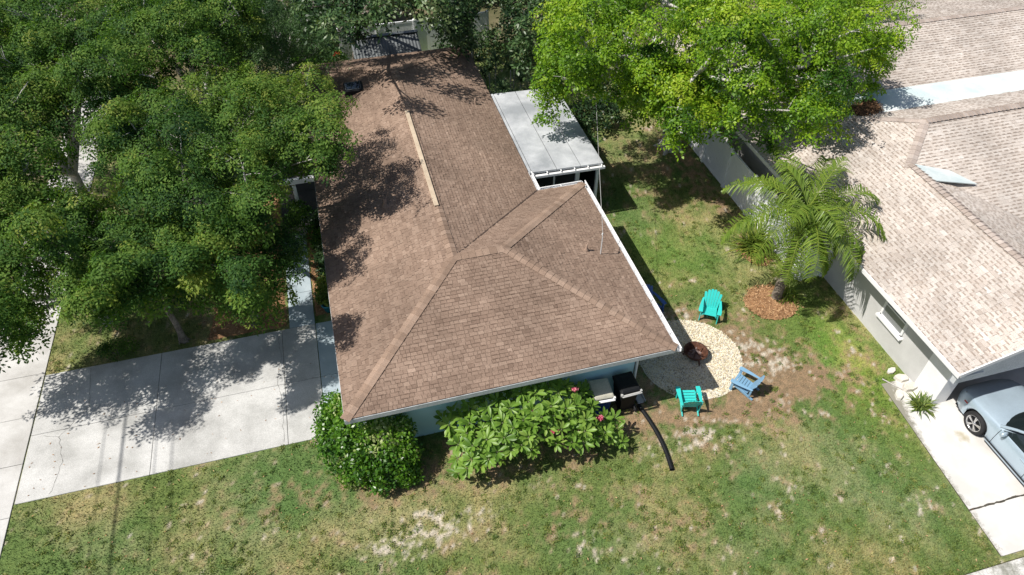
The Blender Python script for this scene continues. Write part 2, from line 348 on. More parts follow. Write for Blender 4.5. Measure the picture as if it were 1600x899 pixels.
def cover(x, y):
    """(sand, soil, rgb) of the lawn at a spot"""
    n1 = fr(x, y, 1.6, 3.1); n2 = fr(x, y, .45, 9.7, 3); n3 = fr(x, y, 4.5, 5.5, 4)
    n4 = fr(x, y, 11.0, 2.2, 3)
    s = sum(k * math.exp(-((x - a) / rx) ** 2 - ((y - b) / ry) ** 2) for a, b, rx, ry, k in SAND)
    d = sum(k * math.exp(-((x - a) / rx) ** 2 - ((y - b) / ry) ** 2) for a, b, rx, ry, k in DIRT)
    sa = min(1, max(0, (min(1, s) * .62 + n3 * .62 + n4 * .45 + n1 * .2 - .50) * 3.2)) * .95 + min(1, max(0, (n3 * .7 + n1 * .5 + n4 * .5 - .66) * 4)) * .75
    so = min(1, max(0, (d * .7 + n1 * .6 + n3 * .5 + n4 * .3 - .34) * 2.0))
    dry = min(1, max(0, .31 + n2 * .70 + n1 * .55 + n3 * .32 + n4 * .16)); lush = .6 * min(1, max(0, .35 + fr(x, y, .3, 21, 2) * 1.1))
    c = [.132 + .175 * dry, .180 + .092 * dry, .058 + .080 * dry]
    yl = math.exp(-((x - 13.6) / 1.1) ** 2 - ((y - 10.8) / 2.6) ** 2) + .5 * math.exp(-((x - 10.5) / 2.2) ** 2 - ((y - 16.8) / 1.6) ** 2)
    c = [c[0] * (1 + .12 * yl), c[1] * (1 + .28 * yl), c[2] * (1 - .25 * yl)]
    c = [c[0] * (1 - .35 * lush), c[1] * (1 - .05 * lush), c[2]]
    soil = (.265 + .06 * n3, .185 + .04 * n3, .122 + .025 * n3); sand = (.50, .445, .395)
    c = [q * (1 - so) + z * so for q, z in zip(c, soil)]; sa = min(1, sa)
    c = [q * (1 - sa) + z * sa for q, z in zip(c, sand)]
    return sa, so, c
LX0, LX1, LY0, LY1, LR = -10.05, 15.0, 4.32, 34.0, .085
nx = int((LX1 - LX0) / LR) + 1; ny1 = int((16.5 - LY0) / LR); ys = [LY0 + i * LR for i in range(ny1)] + [16.5 + i * .17 for i in range(int((34.0 - 16.5) / .17) + 1)]
xs = [LX0 + (LX1 - LX0) * i / (nx - 1) for i in range(nx)]
CV = [[cover(x, y) for x in xs] for y in ys]
lv = [(x, y, .012 * fr(x, y, 2.2, 1.0, 3) - .012 * CV[j][i][0]) for j, y in enumerate(ys) for i, x in enumerate(xs)]
lf = [(j * nx + i, j * nx + i + 1, (j + 1) * nx + i + 1, (j + 1) * nx + i) for j in range(len(ys) - 1) for i in range(nx - 1)]
me = bpy.data.meshes.new('lawn'); me.from_pydata(lv, [], lf); me.polygons.foreach_set('use_smooth', [True] * len(lf))
ca = me.attributes.new('cover', 'FLOAT_COLOR', 'POINT'); ca.data.foreach_set('color', np.array([(*c[2], 1) for r_ in CV for c in r_], dtype=np.float32).ravel())
me.materials.append(M['lawn']); tag(obj('lawn', me), kind='structure')

GC = (8.95, 12.22, 1.58)      # gravel circle
def hard(x, y):
    """paved, built or bedded spots where no grass grows"""
    if x < -.6 and 12.26 < y < 16.72: return True
    if -.62 < x < 6.72 and 11.58 < y < 17.7: return True
    if -2.9 < x < 8.4 and y > 16.7 and x < 5.2: return True
    if 5.1 < x < 8.3 and 19.5 < y < 25: return True
    if (x - GC[0]) ** 2 + (y - GC[1]) ** 2 < 1.53 ** 2: return True
    if -5.4 < x < -2.8 and 16.7 < y < 24.5: return True
    if ((x - 12.55) / .85) ** 2 + ((y - 13.7) / .75) ** 2 < 1: return True
    if x > 13.9 + (y - 9.8) * .08 - .02 and y < 9.85: return True
    if x > 14.86: return True
    return False
NB = 330000
g = np.random.default_rng(3); bx = g.uniform(LX0, 14.86, NB); by = LY0 + (24.0 - LY0) * g.random(NB) ** 1.45
keep = []; bc = []; hs = []
for x, y in zip(bx, by):
    if hard(x + g.uniform(-.045, .045), y + g.uniform(-.045, .045)): continue
    i = min(nx - 1, int((x - LX0) / (LX1 - LX0) * (nx - 1) + .5)); j = int((y - LY0) / LR) if y < 16.4 else ny1 + int((y - 16.5) / .17)
    sa, so, c = CV[max(0, min(len(ys) - 1, j))][i]
    if g.random() < sa * .97 or g.random() < so * .72: continue
    v = g.uniform(.75, 1.5); keep.append((x, y)); hs.append(1 - .45 * so); bc.append((c[0] * v * g.uniform(.85, 1.2), c[1] * v, c[2] * v * .9, 1))
K = np.array(keep); n = len(K); an = g.uniform(0, 6.283, n); hh = g.uniform(.025, .085, n) * np.array(hs); ww = g.uniform(.006, .014, n); ln_ = g.uniform(0, .05, n); la = g.uniform(0, 6.283, n)
b0 = np.stack([K[:, 0], K[:, 1], np.full(n, -.004)], 1); dx = np.stack([np.cos(an) * ww, np.sin(an) * ww, np.zeros(n)], 1)
tip = b0 + np.stack([np.cos(la) * ln_, np.sin(la) * ln_, hh], 1)
me = npmesh('grass', np.stack([b0 - dx, b0 + dx, tip], 1), 3, M['grass_blade'])
ca = me.attributes.new('cover', 'FLOAT_COLOR', 'FACE'); ca.data.foreach_set('color', np.array(bc, dtype=np.float32).ravel())
tag(obj('grass', me), 'short patchy green lawn grass around the brown-roofed house', 'grass', kind='stuff')

def slabs(name, rects, mat, z=.03, th=.12, gap=.012, base=True, bev=.008):
    xs_ = [r[0] for r in rects] + [r[1] for r in rects]; ys_ = [r[2] for r in rects] + [r[3] for r in rects]
    o = MB().box((min(xs_) + .02, min(ys_) + .02, -.12), (max(xs_) - .02, max(ys_) - .02, z - .014)).build(name, M['joint_dirt']); tag(o, kind='structure')
    for (x0, x1, y0, y1) in rects:
        MB().box((x0 + gap / 2, y0 + gap / 2, z - th), (x1 - gap / 2, y1 - gap / 2, z + random.uniform(-.003, .003))).build('slab', M[mat] if isinstance(mat, str) else mat, o, bev)
    return o
slabs('driveway', [(-10.03, -6.72, 12.28, 14.45), (-10.03, -6.72, 14.45, 16.68), (-6.72, -3.1, 12.28, 14.45), (-6.72, -3.1, 14.45, 16.68), (-3.1, -2.06, 12.28, 14.45), (-3.1, -2.06, 14.45, 16.68)], 'concrete')
slabs('painted_apron', [(-2.05, -.62, 12.28, 14.45), (-2.05, -.62, 14.45, 16.68)], 'painted_concrete', .034)
slabs('front_walk', [(-2.86, -2.06, y, y + 1.55) for y in [16.69 + 1.55 * k for k in range(3)]], 'painted_concrete', .032)
slabs('porch_floor', [(-2.86, -.62, 21.36, 23.9), (-2.86, -.62, 23.91, 26.4)], 'floor_painted_shade', .06)  # near-black floor colour paints in the deep shade at the entry
slabs('sidewalk', [(-11.75, -10.06, 2.2 + 1.62 * k, 3.82 + 1.62 * k) for k in range(-2, 26)], 'concrete_walk', .028)
slabs('side_street_pavement', [(7.2 + 1.7 * k, 8.9 + 1.7 * k, 2.6, 4.30) for k in range(0, 10)], 'concrete_mouldy', .03)
# hairline cracks in the driveway: thin sunken dark lines
def crack(pts, wd, par):
    mb = MB(); rd = random.Random(len(pts) + int(pts[0][0] * 7))
    P_ = []
    for (a, b) in zip(pts, pts[1:]):
        for k in range(8):
            t = k / 8; P_.append((a[0] + (b[0] - a[0]) * t + rd.uniform(-.03, .03), a[1] + (b[1] - a[1]) * t + rd.uniform(-.02, .02)))
    P_.append(pts[-1]); 
    for a, b in zip(P_, P_[1:]):
        d = Vector((b[0] - a[0], b[1] - a[1], 0)).normalized(); n_ = Vector((-d.y, d.x, 0)) * wd * rd.uniform(.5, 1.2) / 2
        A, B = Vector((*a, .0375)), Vector((*b, .0375)); mb.add([A - n_, B - n_, B + n_, A + n_], [(0, 1, 2, 3)])
    return mb.build('crack', M['joint_dirt'], par)
DW = bpy.data.objects['driveway']
crack([(-9.2, 12.35), (-9.05, 13.3), (-9.25, 14.2), (-8.6, 15.1), (-8.75, 16.6)], .006, DW); crack([(-9.25, 14.2), (-9.7, 14.35)], .006, DW)
crack([(-3.22, 12.4), (-3.2, 13.5), (-3.3, 14.6), (-3.16, 15.6), (-3.25, 16.6)], .006, DW)
nd = MB().prism([(13.97, 9.80), (13.55, 4.45), (24, 4.45), (24, 12.5), (15.0, 12.5), (15.0, 9.80)], -.12, .014).build('neighbour_driveway', M['joint_dirt']); tag(nd, kind='structure')
for poly, mt in (([(13.97, 9.80), (13.66, 5.70), (15.55, 5.70), (15.55, 9.80)], 'concrete_white'), ([(15.56, 12.5), (15.56, 5.70), (19.6, 5.70), (19.6, 12.5)], 'concrete_white'), ([(13.65, 5.67), (13.56, 4.45), (19.6, 4.45), (19.6, 5.67)], 'concrete_white')):
    MB().prism(poly if poly[0][0] < poly[1][0] else poly[::1], -.1, .03).build('slab', M[mt], nd, .006)
# neighbour's paving: mould creeping in from the lawn edge and an old oil drip, both ragged
m_, t_, b_ = newmat('concrete_mould_edge'); p_ = pos(t_); sx_ = N(t_, 'SeparateXYZ'); t_.links.new(p_, sx_.inputs[0])
def mth(op, a, b=None):
    n_ = N(t_, 'Math', operation=op)
    for i_, v_ in enumerate((a, b)):
        if v_ is None: continue
        if isinstance(v_, (int, float)): n_.inputs[i_].default_value = v_
        else: t_.links.new(v_, n_.inputs[i_])
    return n_.outputs[0]
edge_ = mth('SUBTRACT', sx_.outputs[0], mth('ADD', mth('MULTIPLY', sx_.outputs[1], .077), 13.215))
far_ = mth('MULTIPLY', mth('MAXIMUM', mth('SUBTRACT', sx_.outputs[1], 7.6), 0.0), .28)
k_ = mth('ADD', mth('MULTIPLY', edge_, -1.6), mth('ADD', far_, noise(t_, p_, 7, 6, .7)))
spk_ = noise(t_, p_, 30, 3, .7)
col_ = ramp(t_, noise(t_, p_, .9, 4), [(.35, (.54, .53, .50)), (.65, (.66, .65, .63))])
col_ = mix(t_, col_, (.20, .19, .15), ramp(t_, mth('MULTIPLY', k_, mth('ADD', spk_, .45)), [(.34, (0, 0, 0)), (.60, (.9, .9, .9))]))
dx_ = mth('MULTIPLY', mth('SUBTRACT', sx_.outputs[0], 15.02), 1.25); dy_ = mth('SUBTRACT', sx_.outputs[1], 7.62)
r2_ = mth('ADD', mth('MULTIPLY', dx_, dx_), mth('MULTIPLY', dy_, dy_))
o_ = mth('SUBTRACT', mth('ADD', mth('MULTIPLY', noise(t_, p_, 5, 4, .65), .16), -.02), r2_)
col_ = mix(t_, col_, (.34, .29, .17), ramp(t_, o_, [(.0, (0, 0, 0)), (.07, (.75, .75, .75))]))
t_.links.new(col_, b_.inputs['Base Color']); b_.inputs['Roughness'].default_value = .85; bump(t_, b_, spk_, .002)
for o in nd.children: o.data.materials[0] = m_
crack([(13.64, 5.685), (14.6, 5.68), (15.6, 5.69), (17.0, 5.685), (18.2, 5.68)], .05, nd)
tag(MB().add([(-22, -60, -.03), (-14.6, -60, -.03), (-14.6, 160, -.03), (-22, 160, -.03)], [(0, 1, 2, 3)]).build('street', M['asphalt']), kind='structure')
tag(MB().box((-14.6, -60, -.1), (-14.42, 160, .08)).build('street_kerb', M['concrete_walk'], bev=.02), kind='structure')
tag(MB().add([(-14.42, 2, -.012), (-11.75, 2, -.012), (-11.75, 60, -.012), (-14.42, 60, -.012)], [(0, 1, 2, 3)]).build('grass_verge', M['far_ground']), kind='structure')
# mulch beds with loose bark chips
def bed(name, poly, h=.035):
    n = len(poly); cx = sum(p[0] for p in poly) / n; cy = sum(p[1] for p in poly) / n
    vs = [(x, y, -.02) for x, y in poly] + [(cx + (x - cx) * .9, cy + (y - cy) * .9, h) for x, y in poly] + [(cx, cy, h * 1.4)]
    fs = [(i, (i + 1) % n, n + (i + 1) % n, n + i) for i in range(n)] + [(n + i, n + (i + 1) % n, 2 * n) for i in range(n)]
    return tag(MB().add(vs, fs).build(name, M['mulch_bed']), kind='structure')
def oval(cx, cy, rx, ry, n=26, rag=.05, seed=1):
    rd = random.Random(seed); return [(cx + math.cos(a) * rx * rd.uniform(1 - rag, 1 + rag), cy + math.sin(a) * ry * rd.uniform(1 - rag, 1 + rag)) for a in (2 * math.pi * k / n for k in range(n))]
def inpoly(x, y, poly):
    c = False; j = len(poly) - 1
    for i in range(len(poly)):
        if (poly[i][1] > y) != (poly[j][1] > y) and x < (poly[j][0] - poly[i][0]) * (y - poly[i][1]) / (poly[j][1] - poly[i][1]) + poly[i][0]: c = not c
        j = i
    return c
BEDS = [oval(12.55, 13.72, .92, .80, seed=2), oval(13.25, 16.1, .5, .8, seed=3), [(-5.4, 16.74), (-4.1, 16.73), (-2.88, 16.72), (-2.88, 24.5), (-5.6, 24.5), (-5.7, 19.5), (-5.2, 18)], [(-2.04, 16.95), (-.6, 16.95), (-.6, 23.2), (-2.04, 23.2)]]
CH = []
for i, pl in enumerate(BEDS):
    bed('mulch_bed', pl)
    x0, x1, y0, y1 = min(p[0] for p in pl), max(p[0] for p in pl), min(p[1] for p in pl), max(p[1] for p in pl)
    for _ in range((2200, 700, 2600, 1000)[i]):
        x, y = random.uniform(x0 - .06, x1 + .06), random.uniform(y0 - .06, y1 + .02)
        if inpoly(x, y, pl) or random.random() < .06: CH.append((x, y))
K = np.array(CH); n = len(K); a1 = unit(g.normal(size=(n, 3)) * [1, 1, .35]); a2 = unit(np.cross(a1, g.normal(size=(n, 3)) * [.4, .4, 1])); c = np.stack([K[:, 0], K[:, 1], g.uniform(.03, .06, n)], 1)
l1 = g.uniform(.02, .055, n)[:, None]; l2 = g.uniform(.006, .016, n)[:, None]
tag(obj('bark_chips', npmesh('bark_chips', np.stack([c - a1 * l1 - a2 * l2, c + a1 * l1 - a2 * l2, c + a1 * l1 + a2 * l2, c - a1 * l1 + a2 * l2], 1), 4, M['chip'], g.random(n))), 'loose reddish bark chips on the planting beds', 'mulch', kind='stuff')
# gravel circle of cream pebbles
tag(MB().prism(oval(GC[0], GC[1], 1.58, 1.58, 60, .012), -.04, .012).build('gravel_bed', M['rubble']), kind='structure')
ico_v = np.array([(0, 0, -1), (.72, -.53, -.45), (-.28, -.85, -.45), (-.89, 0, -.45), (-.28, .85, -.45), (.72, .53, -.45), (.28, -.85, .45), (-.72, -.53, .45), (-.72, .53, .45), (.28, .85, .45), (.89, 0, .45), (0, 0, 1)])
ico_f = np.array([(0, 1, 2), (1, 0, 5), (0, 2, 3), (0, 3, 4), (0, 4, 5), (1, 5, 10), (2, 1, 6), (3, 2, 7), (4, 3, 8), (5, 4, 9), (1, 10, 6), (2, 6, 7), (3, 7, 8), (4, 8, 9), (5, 9, 10), (6, 10, 11), (7, 6, 11), (8, 7, 11), (9, 8, 11), (10, 9, 11)])
def pebbles(name, pts, rmin, rmax, zf, mat, label, cat, parent=None):
    n = len(pts); K = np.array(pts); sc = g.uniform(rmin, rmax, (n, 1, 1)) * g.uniform(.6, 1.2, (n, 1, 3)); sc[:, :, 2] *= .7
    an = g.uniform(0, 6.28, n); v = ico_v[None] * sc * g.uniform(.85, 1.15, (n, 12, 1)); x = v[..., 0] * np.cos(an)[:, None] - v[..., 1] * np.sin(an)[:, None]; y = v[..., 0] * np.sin(an)[:, None] + v[..., 1] * np.cos(an)[:, None]
    v = np.stack([x + K[:, 0:1], y + K[:, 1:2], v[..., 2] + zf + g.uniform(0, rmax * .7, (n, 1))], -1)
    o = obj(name, npmesh(name, v[:, ico_f].reshape(-1, 3, 3), 3, mat, np.repeat(g.random(n), 20)), parent)
    return tag(o, label, cat, kind='stuff')
gp = []
while len(gp) < 10500:
    a, r = random.uniform(0, 6.283), 1.6 * math.sqrt(random.random())
    if r < 1.55 or random.random() < .5: gp.append((GC[0] + r * math.cos(a) * (1 + .012 * math.sin(7 * a)), GC[1] + r * math.sin(a)))
pebbles('gravel', gp, .013, .026, .014, M['pebble'], 'cream pebbles filling the round fire pit circle', 'gravel')

# taller weed tufts dotted through the turf
wp = []; rdw = random.Random(8)
while len(wp) < 1900:
    x, y = rdw.uniform(LX0, 14.8), LY0 + 17 * rdw.random() ** 1.3
    if hard(x, y) or fr(x, y, .9, 14, 3) < rdw.uniform(-.5, .45): continue
    wp.append((x, y, .015, rdw.uniform(.03, .085)))
V, ti = leaves(wp, 6, 5, .07, .020, .035, 19, flat=.5, up=1.0, jit=.5, zmin=.2, tint_sd=.2)
tag(obj('weed_tufts', npmesh('weed_tufts', V, 4, M['leaf_weed'], ti)), 'small broad-leaved weed tufts scattered through the lawn', 'weeds', kind='stuff')

# ------------------------------------------------------------------ roofs of separate shingles
def clip2(poly, sub):
    """clip polygon SUB by the convex polygon POLY (both counter-clockwise, 2D)"""
    out = sub
    for i in range(len(poly)):
        a, b = poly[i], poly[(i + 1) % len(poly)]; res = []
        def side(p): return (b[0] - a[0]) * (p[1] - a[1]) - (b[1] - a[1]) * (p[0] - a[0])
        for k in range(len(out)):
            p, q = out[k - 1], out[k]; sp, sq = side(p), side(q)
            if (sp >= 0) != (sq >= 0):
                t = sp / (sp - sq); res.append((p[0] + (q[0] - p[0]) * t, p[1] + (q[1] - p[1]) * t))
            if sq >= 0: res.append(q)
        out = res
        if len(out) < 3: return []
    return out
CAMP = Vector((0, 0, 17))
def shingle_roof(roof, planes, mat, expo, widths, tintf, thick=.017, gap=.010, nparts=300, seed=1, shadow_dash=(0, 0, 0)):  # dark strips on some tabs paint in the shadow along their lower edge
    rd = random.Random(seed); far = MB(); ft = []; cand = []
    for poly, org in planes:
        P3 = [Vector(p) for p in poly]; u = (P3[1] - P3[0]).normalized(); n = (P3[1] - P3[0]).cross(P3[2] - P3[0]).normalized()
        if n.z < 0: n = -n
        v = n.cross(u).normalized()
        if v.z < 0: u = -u; v = -v
        v = n.cross(u); o = Vector(org) if org else P3[0]
        p2 = [((p - o).dot(u), (p - o).dot(v)) for p in P3]
        ar = sum(p2[i - 1][0] * p2[i][1] - p2[i][0] * p2[i - 1][1] for i in range(len(p2)))
        if ar < 0: p2 = p2[::-1]
        u0, u1 = min(p[0] for p in p2), max(p[0] for p in p2); v0, v1 = min(p[1] for p in p2), max(p[1] for p in p2)
        k = math.floor(v0 / expo)
        while k * expo < v1:
            vv = k * expo; x = math.floor(u0) - rd.uniform(0, .4); k += 1; rowt = rd.gauss(0, .035)
            while x < u1:
                wi = rd.randrange(len(widths)); wd = widths[wi]; tn = min(1, max(0, tintf(rd) + rowt)); th = thick * rd.choice((.55, 1.0, 1.0, 1.35))
                rect = [(x, vv - .004), (x + wd - gap, vv - .004), (x + wd - gap, vv + expo + .008), (x, vv + expo + .008)]
                x += wd
                c = clip2(p2, rect)
                if not c: continue
                full = len(c) == 4 and all(abs(a[0] - b[0]) + abs(a[1] - b[1]) < 1e-6 for a in c for b in [min(rect, key=lambda q: abs(q[0] - a[0]) + abs(q[1] - a[1]))])
                cen = o + u * (rect[0][0] + wd / 2) + v * vv
                ds = rd.random() < shadow_dash[0]
                cand.append(((cen - CAMP).length if full else 1e9, c, rect, wi, tn, th, o, u, v, n, ds, p2))
    cand.sort(key=lambda q: q[0]); cache = {}
    for i, (d, c, rect, wi, tn, th, o, u, v, n, ds, p2) in enumerate(cand):
        if i < nparts and d < 1e8:
            key = (wi, int(tn * 6.99), round(th, 4), ds)
            if key not in cache:
                w_ = widths[wi] - gap; e = expo + .012; mb = MB()
                mb.add([(0, 0, th), (w_, 0, th), (w_, e, .004), (0, e, .004), (0, 0, -.004), (w_, 0, -.004), (w_, e, -.004), (0, e, -.004)], [(0, 1, 2, 3), (0, 4, 5, 1), (1, 5, 6, 2), (3, 7, 4, 0), (2, 6, 7, 3)])
                tt = [(key[1] + .5) / 7] * 5
                if ds: q = min(.16, w_ * .62); mb.add([(.012, -.001, th + .002), (.012 + q, -.001, th + .002), (.012 + q, shadow_dash[1], th * .8 + .003), (.012, shadow_dash[1], th * .8 + .003)], [(0, 1, 2, 3)]); tt += [shadow_dash[2]]
                cache[key] = mb.mesh('shingle', mat, tt)
            ob = obj('shingle', cache[key], roof); p = o + u * rect[0][0] + v * rect[0][1]
            ob.matrix_basis = Matrix(((u.x, v.x, n.x, p.x), (u.y, v.y, n.y, p.y), (u.z, v.z, n.z, p.z), (0, 0, 0, 1)))
        else:
            m = len(c); vb = rect[0][1]; e = expo + .012
            top = [o + u * a + v * b + n * (th + (.004 - th) * (b - vb) / e) for a, b in c]; bot = [o + u * a + v * b - n * .004 for a, b in c]
            far.add(top + bot, [list(range(m))] + [((q + 1) % m, q, m + q, m + (q + 1) % m) for q in range(m)]); ft += [tn] * (m + 1)
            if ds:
                q = min(.16, (rect[1][0] - rect[0][0]) * .62); c2 = clip2(p2, [(rect[0][0] + .012, vb - .001), (rect[0][0] + .012 + q, vb - .001), (rect[0][0] + .012 + q, vb + shadow_dash[1]), (rect[0][0] + .012, vb + shadow_dash[1])])
                if c2: far.add([o + u * a + v * b + n * (th * (1 - (b - vb) / e) + .0035) for a, b in c2], [list(range(len(c2)))]); ft += [shadow_dash[2]]
    tag(far.build('shingle_field', mat, roof, tint=ft), kind='stuff')
def nrm(poly):
    a, b, c = (Vector(p) for p in poly[:3]); n = (b - a).cross(c - a).normalized(); return n if n.z > 0 else -n
def caps(roof, A, B, n1, n2, mat, hw=.14, expo=.2, thick=.02, name='ridge_cap', lift=.02, seed=0):
    """overlapping cap shingles from the low end A to the high end B, folded over the two roof planes"""
    A, B = Vector(A), Vector(B); d = (B - A); L = d.length; d.normalize(); h = Vector((d.x, d.y, 0)).normalized(); s = Vector((h.y, -h.x, 0))
    rd = random.Random(seed); dr = []
    for sg in (1, -1):
        best = max((-(nn.dot(s * sg)) / nn.z for nn in (n1, n2)), key=lambda q: -q); dr.append(best)
    up = s.cross(d).normalized(); up = up if up.z > 0 else -up
    ms = []
    for k in range(5):
        e = expo * 1.18; t0, t1 = thick, thick * .3; vs = []
        for y, t in ((0, t0), (e, t1)):
            for x, z in ((-hw, dr[1] * hw), (0, 0), (hw, dr[0] * hw)): vs.append((x, y, z + t))
        vs += [(x, y, z - t0 - .006) for x, y, z in vs[:3]]
        mb = MB().add(vs, [(0, 1, 4, 3), (1, 2, 5, 4), (0, 6, 7, 1), (1, 7, 8, 2)]); ms.append(mb.mesh(name, mat, (k + .5) / 5))
    n = int(L / expo)
    for i in range(n):
        p = A + d * (L * i / n) + Vector((0, 0, lift)); ob = obj(name, rd.choice(ms), roof)
        ob.matrix_basis = Matrix(((s.x, d.x, up.x, p.x), (s.y, d.y, up.y, p.y), (s.z, d.z, up.z, p.z), (0, 0, 0, 1)))
def window(par, c, axis, w_, h_, glass, name='window'):
    """framed window set on a wall; AXIS is the wall's outward direction"""
    ax = Vector(axis); s = Vector((-ax.y, ax.x, 0)); c = Vector(c); U = Vector((0, 0, 1)); mb = MB()
    for k in (-1, 1): mb.beam(c + s * k * w_ / 2 - U * h_ / 2, c + s * k * w_ / 2 + U * h_ / 2, .07, .09, ax)
    for k in (-1, 1): mb.beam(c - s * (w_ / 2 + .035) + U * k * h_ / 2, c + s * (w_ / 2 + .035) + U * k * h_ / 2, .09, .07, U)
    mb.beam(c - s * (w_ / 2), c + s * (w_ / 2), .06, .04, U)
    f = mb.build(name, M['white_paint'], par)
    MB().beam(c - s * (w_ / 2 - .03) , c + s * (w_ / 2 - .03), .03, h_ - .05, U).build('pane', M[glass], f)
    MB().beam(c - U * (h_ / 2 + .07) - s * (w_ / 2 + .1) + ax * .04, c - U * (h_ / 2 + .07) + s * (w_ / 2 + .1) + ax * .04, .16, .06, U).build('sill', M['white_paint'], f)
    return f

# ------------------------------------------------------------------ the brown-roofed house
house = empty('house', (0, 0, 0)); tag(house, 'pale blue single-storey house under a brown shingle hip roof', 'house')
X0, X1, X2, Y0, Y2, Y1 = -1.30, 5.82, 7.43, 10.83, 18.40, 29.27; EZ, RZ = 2.50, 3.69
A = (2.26, 14.60, RZ); B = (3.68, 14.60, RZ); F = (2.26, 25.60, RZ)
PL = {'left': [(X0, Y1, EZ), (X0, Y0, EZ), A, F], 'front': [(X0, Y0, EZ), (X2, Y0, EZ), B, A], 'right': [(X2, Y0, EZ), (X2, Y2, EZ), B],
      'back': [(X2, Y2, EZ), (X1, Y2, EZ), A, B], 'main': [(X1, Y2, EZ), (X1, Y1, EZ), F, A], 'far': [(X1, Y1, EZ), (X0, Y1, EZ), F]}
mb = MB()
for p in PL.values(): mb.slab([(x, y, z - .008) for x, y, z in p], .09)
roof = mb.build('roof', M['underlay'], house)
shingle_roof(roof, [(p, None) for p in PL.values()], M['shingle_brown'], .108, (.105, .135, .17, .22), lambda r: r.gauss(.55, .12), thick=.015, gap=.008, seed=3, shadow_dash=(.40, .022, .2))
NN = {k: nrm(p) for k, p in PL.items()}
caps(roof, (X0, Y0, EZ), A, NN['left'], NN['front'], M['cap_tan'], seed=1, name='hip_cap')
caps(roof, (X2, Y0, EZ), B, NN['right'], NN['front'], M['cap_tan'], seed=2, name='hip_cap')
caps(roof, (X2, Y2, EZ), B, NN['right'], NN['back'], M['cap_tan'], seed=3, name='hip_cap')
caps(roof, (X1, Y1, EZ), F, NN['main'], NN['far'], M['cap_tan'], seed=4, name='hip_cap')
caps(roof, (X0, Y1, EZ), F, NN['left'], NN['far'], M['cap_tan'], seed=5, name='hip_cap')
caps(roof, B, A, NN['front'], NN['back'], M['cap_tan'], seed=6)
caps(roof, (2.26, 14.6, RZ), F, NN['left'], NN['main'], M['cap_tan'], seed=7)
MB().beam((X1, Y2, EZ + .02), (A[0], A[1], RZ + .008), .05, .012).build('valley', M['underlay'], roof)
rv = MB(); rv.beam((2.23, 16.92, RZ + .055), (2.23, 22.5, RZ + .055), .14, .03); rv.build('ridge_vent', M['pine_board'], roof, .006)
# skylight, plumbing vents
sk = MB().box((.26, 25.16, 3.0), (.98, 25.88, 3.31)).build('skylight', M['dark_plastic'], house, .02)
MB().box((.33, 25.23, 3.31), (.91, 25.81, 3.325)).build('pane', M['skylight_glass'], sk)
fm = MB()
for a, b in (((.33, 25.25), (.89, 25.25)), ((.89, 25.25), (.89, 25.81)), ((.89, 25.81), (.33, 25.81)), ((.33, 25.81), (.33, 25.25))): fm.beam((*a, 3.325), (*b, 3.325), .028, .022)
fm.build('frame', M['metal_roof'], sk)
def vent(x, y, z, r, h):
    v = MB().lathe([(r * 2.2, -.06), (r * 2.0, .0), (r * 1.1, .06), (r, .08), (r, h), (r * .75, h), (r * .75, h - .08)], 14, (x, y, z)).build('vent_pipe', M['shingle_brown'], roof, tint=.75); return v
vent(.80, 18.05, 3.20, .06, .28); vent(5.0, 23.9, 2.78, .04, .25); vent(6.25, 14.75, 2.92, .035, .22)
tag(house, None)
# walls, fascia, soffit, gutters
wl = MB().prism([(-.60, 11.60), (6.72, 11.60), (6.72, 17.65), (5.12, 17.65), (5.12, 28.55), (-.60, 28.55)], -.05, 2.42).build('wall', M['wall_blue'], house)
E1 = [(X0, Y0), (X2, Y0), (X2, Y2), (X1, Y2), (X1, Y1), (X0, Y1)]
so = MB()
for a, b in (((X0 + .02, Y0 + .02), (X2 - .02, 11.62)), ((X0 + .02, 11.62), (-.58, Y1 - .02)), ((6.70, 11.62), (X2 - .02, 17.63)), ((5.10, 17.63), (X2 - .02, Y2 - .02)), ((5.10, Y2 - .02), (X1 - .02, Y1 - .02)), ((-.58, 28.53), (5.10, Y1 - .02))): so.box((*a, 2.345), (*b, 2.365))
so.build('soffit', M['soffit'], house)
for i in range(6):
    (ax, ay), (bx_, by_) = E1[i], E1[(i + 1) % 6]; MB().beam((ax, ay, 2.405), (bx_, by_, 2.405), .03, .15).build('fascia', M['soffit'], house)
def gutter(a, b, side, par=None):
    a, b, s = Vector((*a, 0)), Vector((*b, 0)), Vector((*side, 0)); mb = MB(); z1, z0 = EZ - .005, EZ - .125
    for q0, q1, w0, h0 in ((.065, z0, .11, .012), (.012, (z0 + z1) / 2, .012, .12), (.118, (z0 + z1) / 2 + .01, .014, .14), (.107, z1 + .012, .03, .012)):
        o_ = s * q0 + Vector((0, 0, q1)); mb.beam(a + o_, b + o_, w0, h0)
    L = (b - a).length; n = max(2, int(L / .6))
    for k in range(1, n): p = a.lerp(b, k / n); mb.beam(p + s * .005 + Vector((0, 0, z1 + .008)), p + s * .12 + Vector((0, 0, z1 + .008)), .03, .012)
    for q in (a, b): mb.beam(q + s * .01 + Vector((0, 0, z0)), q + s * .01 + Vector((0, 0, z1)), .012, .012)
    return mb.build('gutter', M['white_paint'], house)
gutter((X2 + .016, Y0 - .04), (X2 + .016, Y2 + .13), (1, 0)); gutter((X2, Y2 + .016), (X1 + .12, Y2 + .016), (0, 1)); gutter((X1 + .016, Y2 + .05), (X1 + .016, 19.5), (1, 0))
MB().beam((X2 + .08, Y0 + .02, 2.36), (6.76, 11.54, 2.05), .07, .05).beam((6.76, 11.54, 2.05), (6.76, 11.54, .15), .07, .05).build('downpipe', M['white_paint'], house)
window(house, (6.73, 14.2, 1.5), (1, 0, 0), 1.5, 1.0, 'window_glass'); window(house, (-.61, 14.3, 1.45), (-1, 0, 0), 1.6, 1.2, 'window_glass')
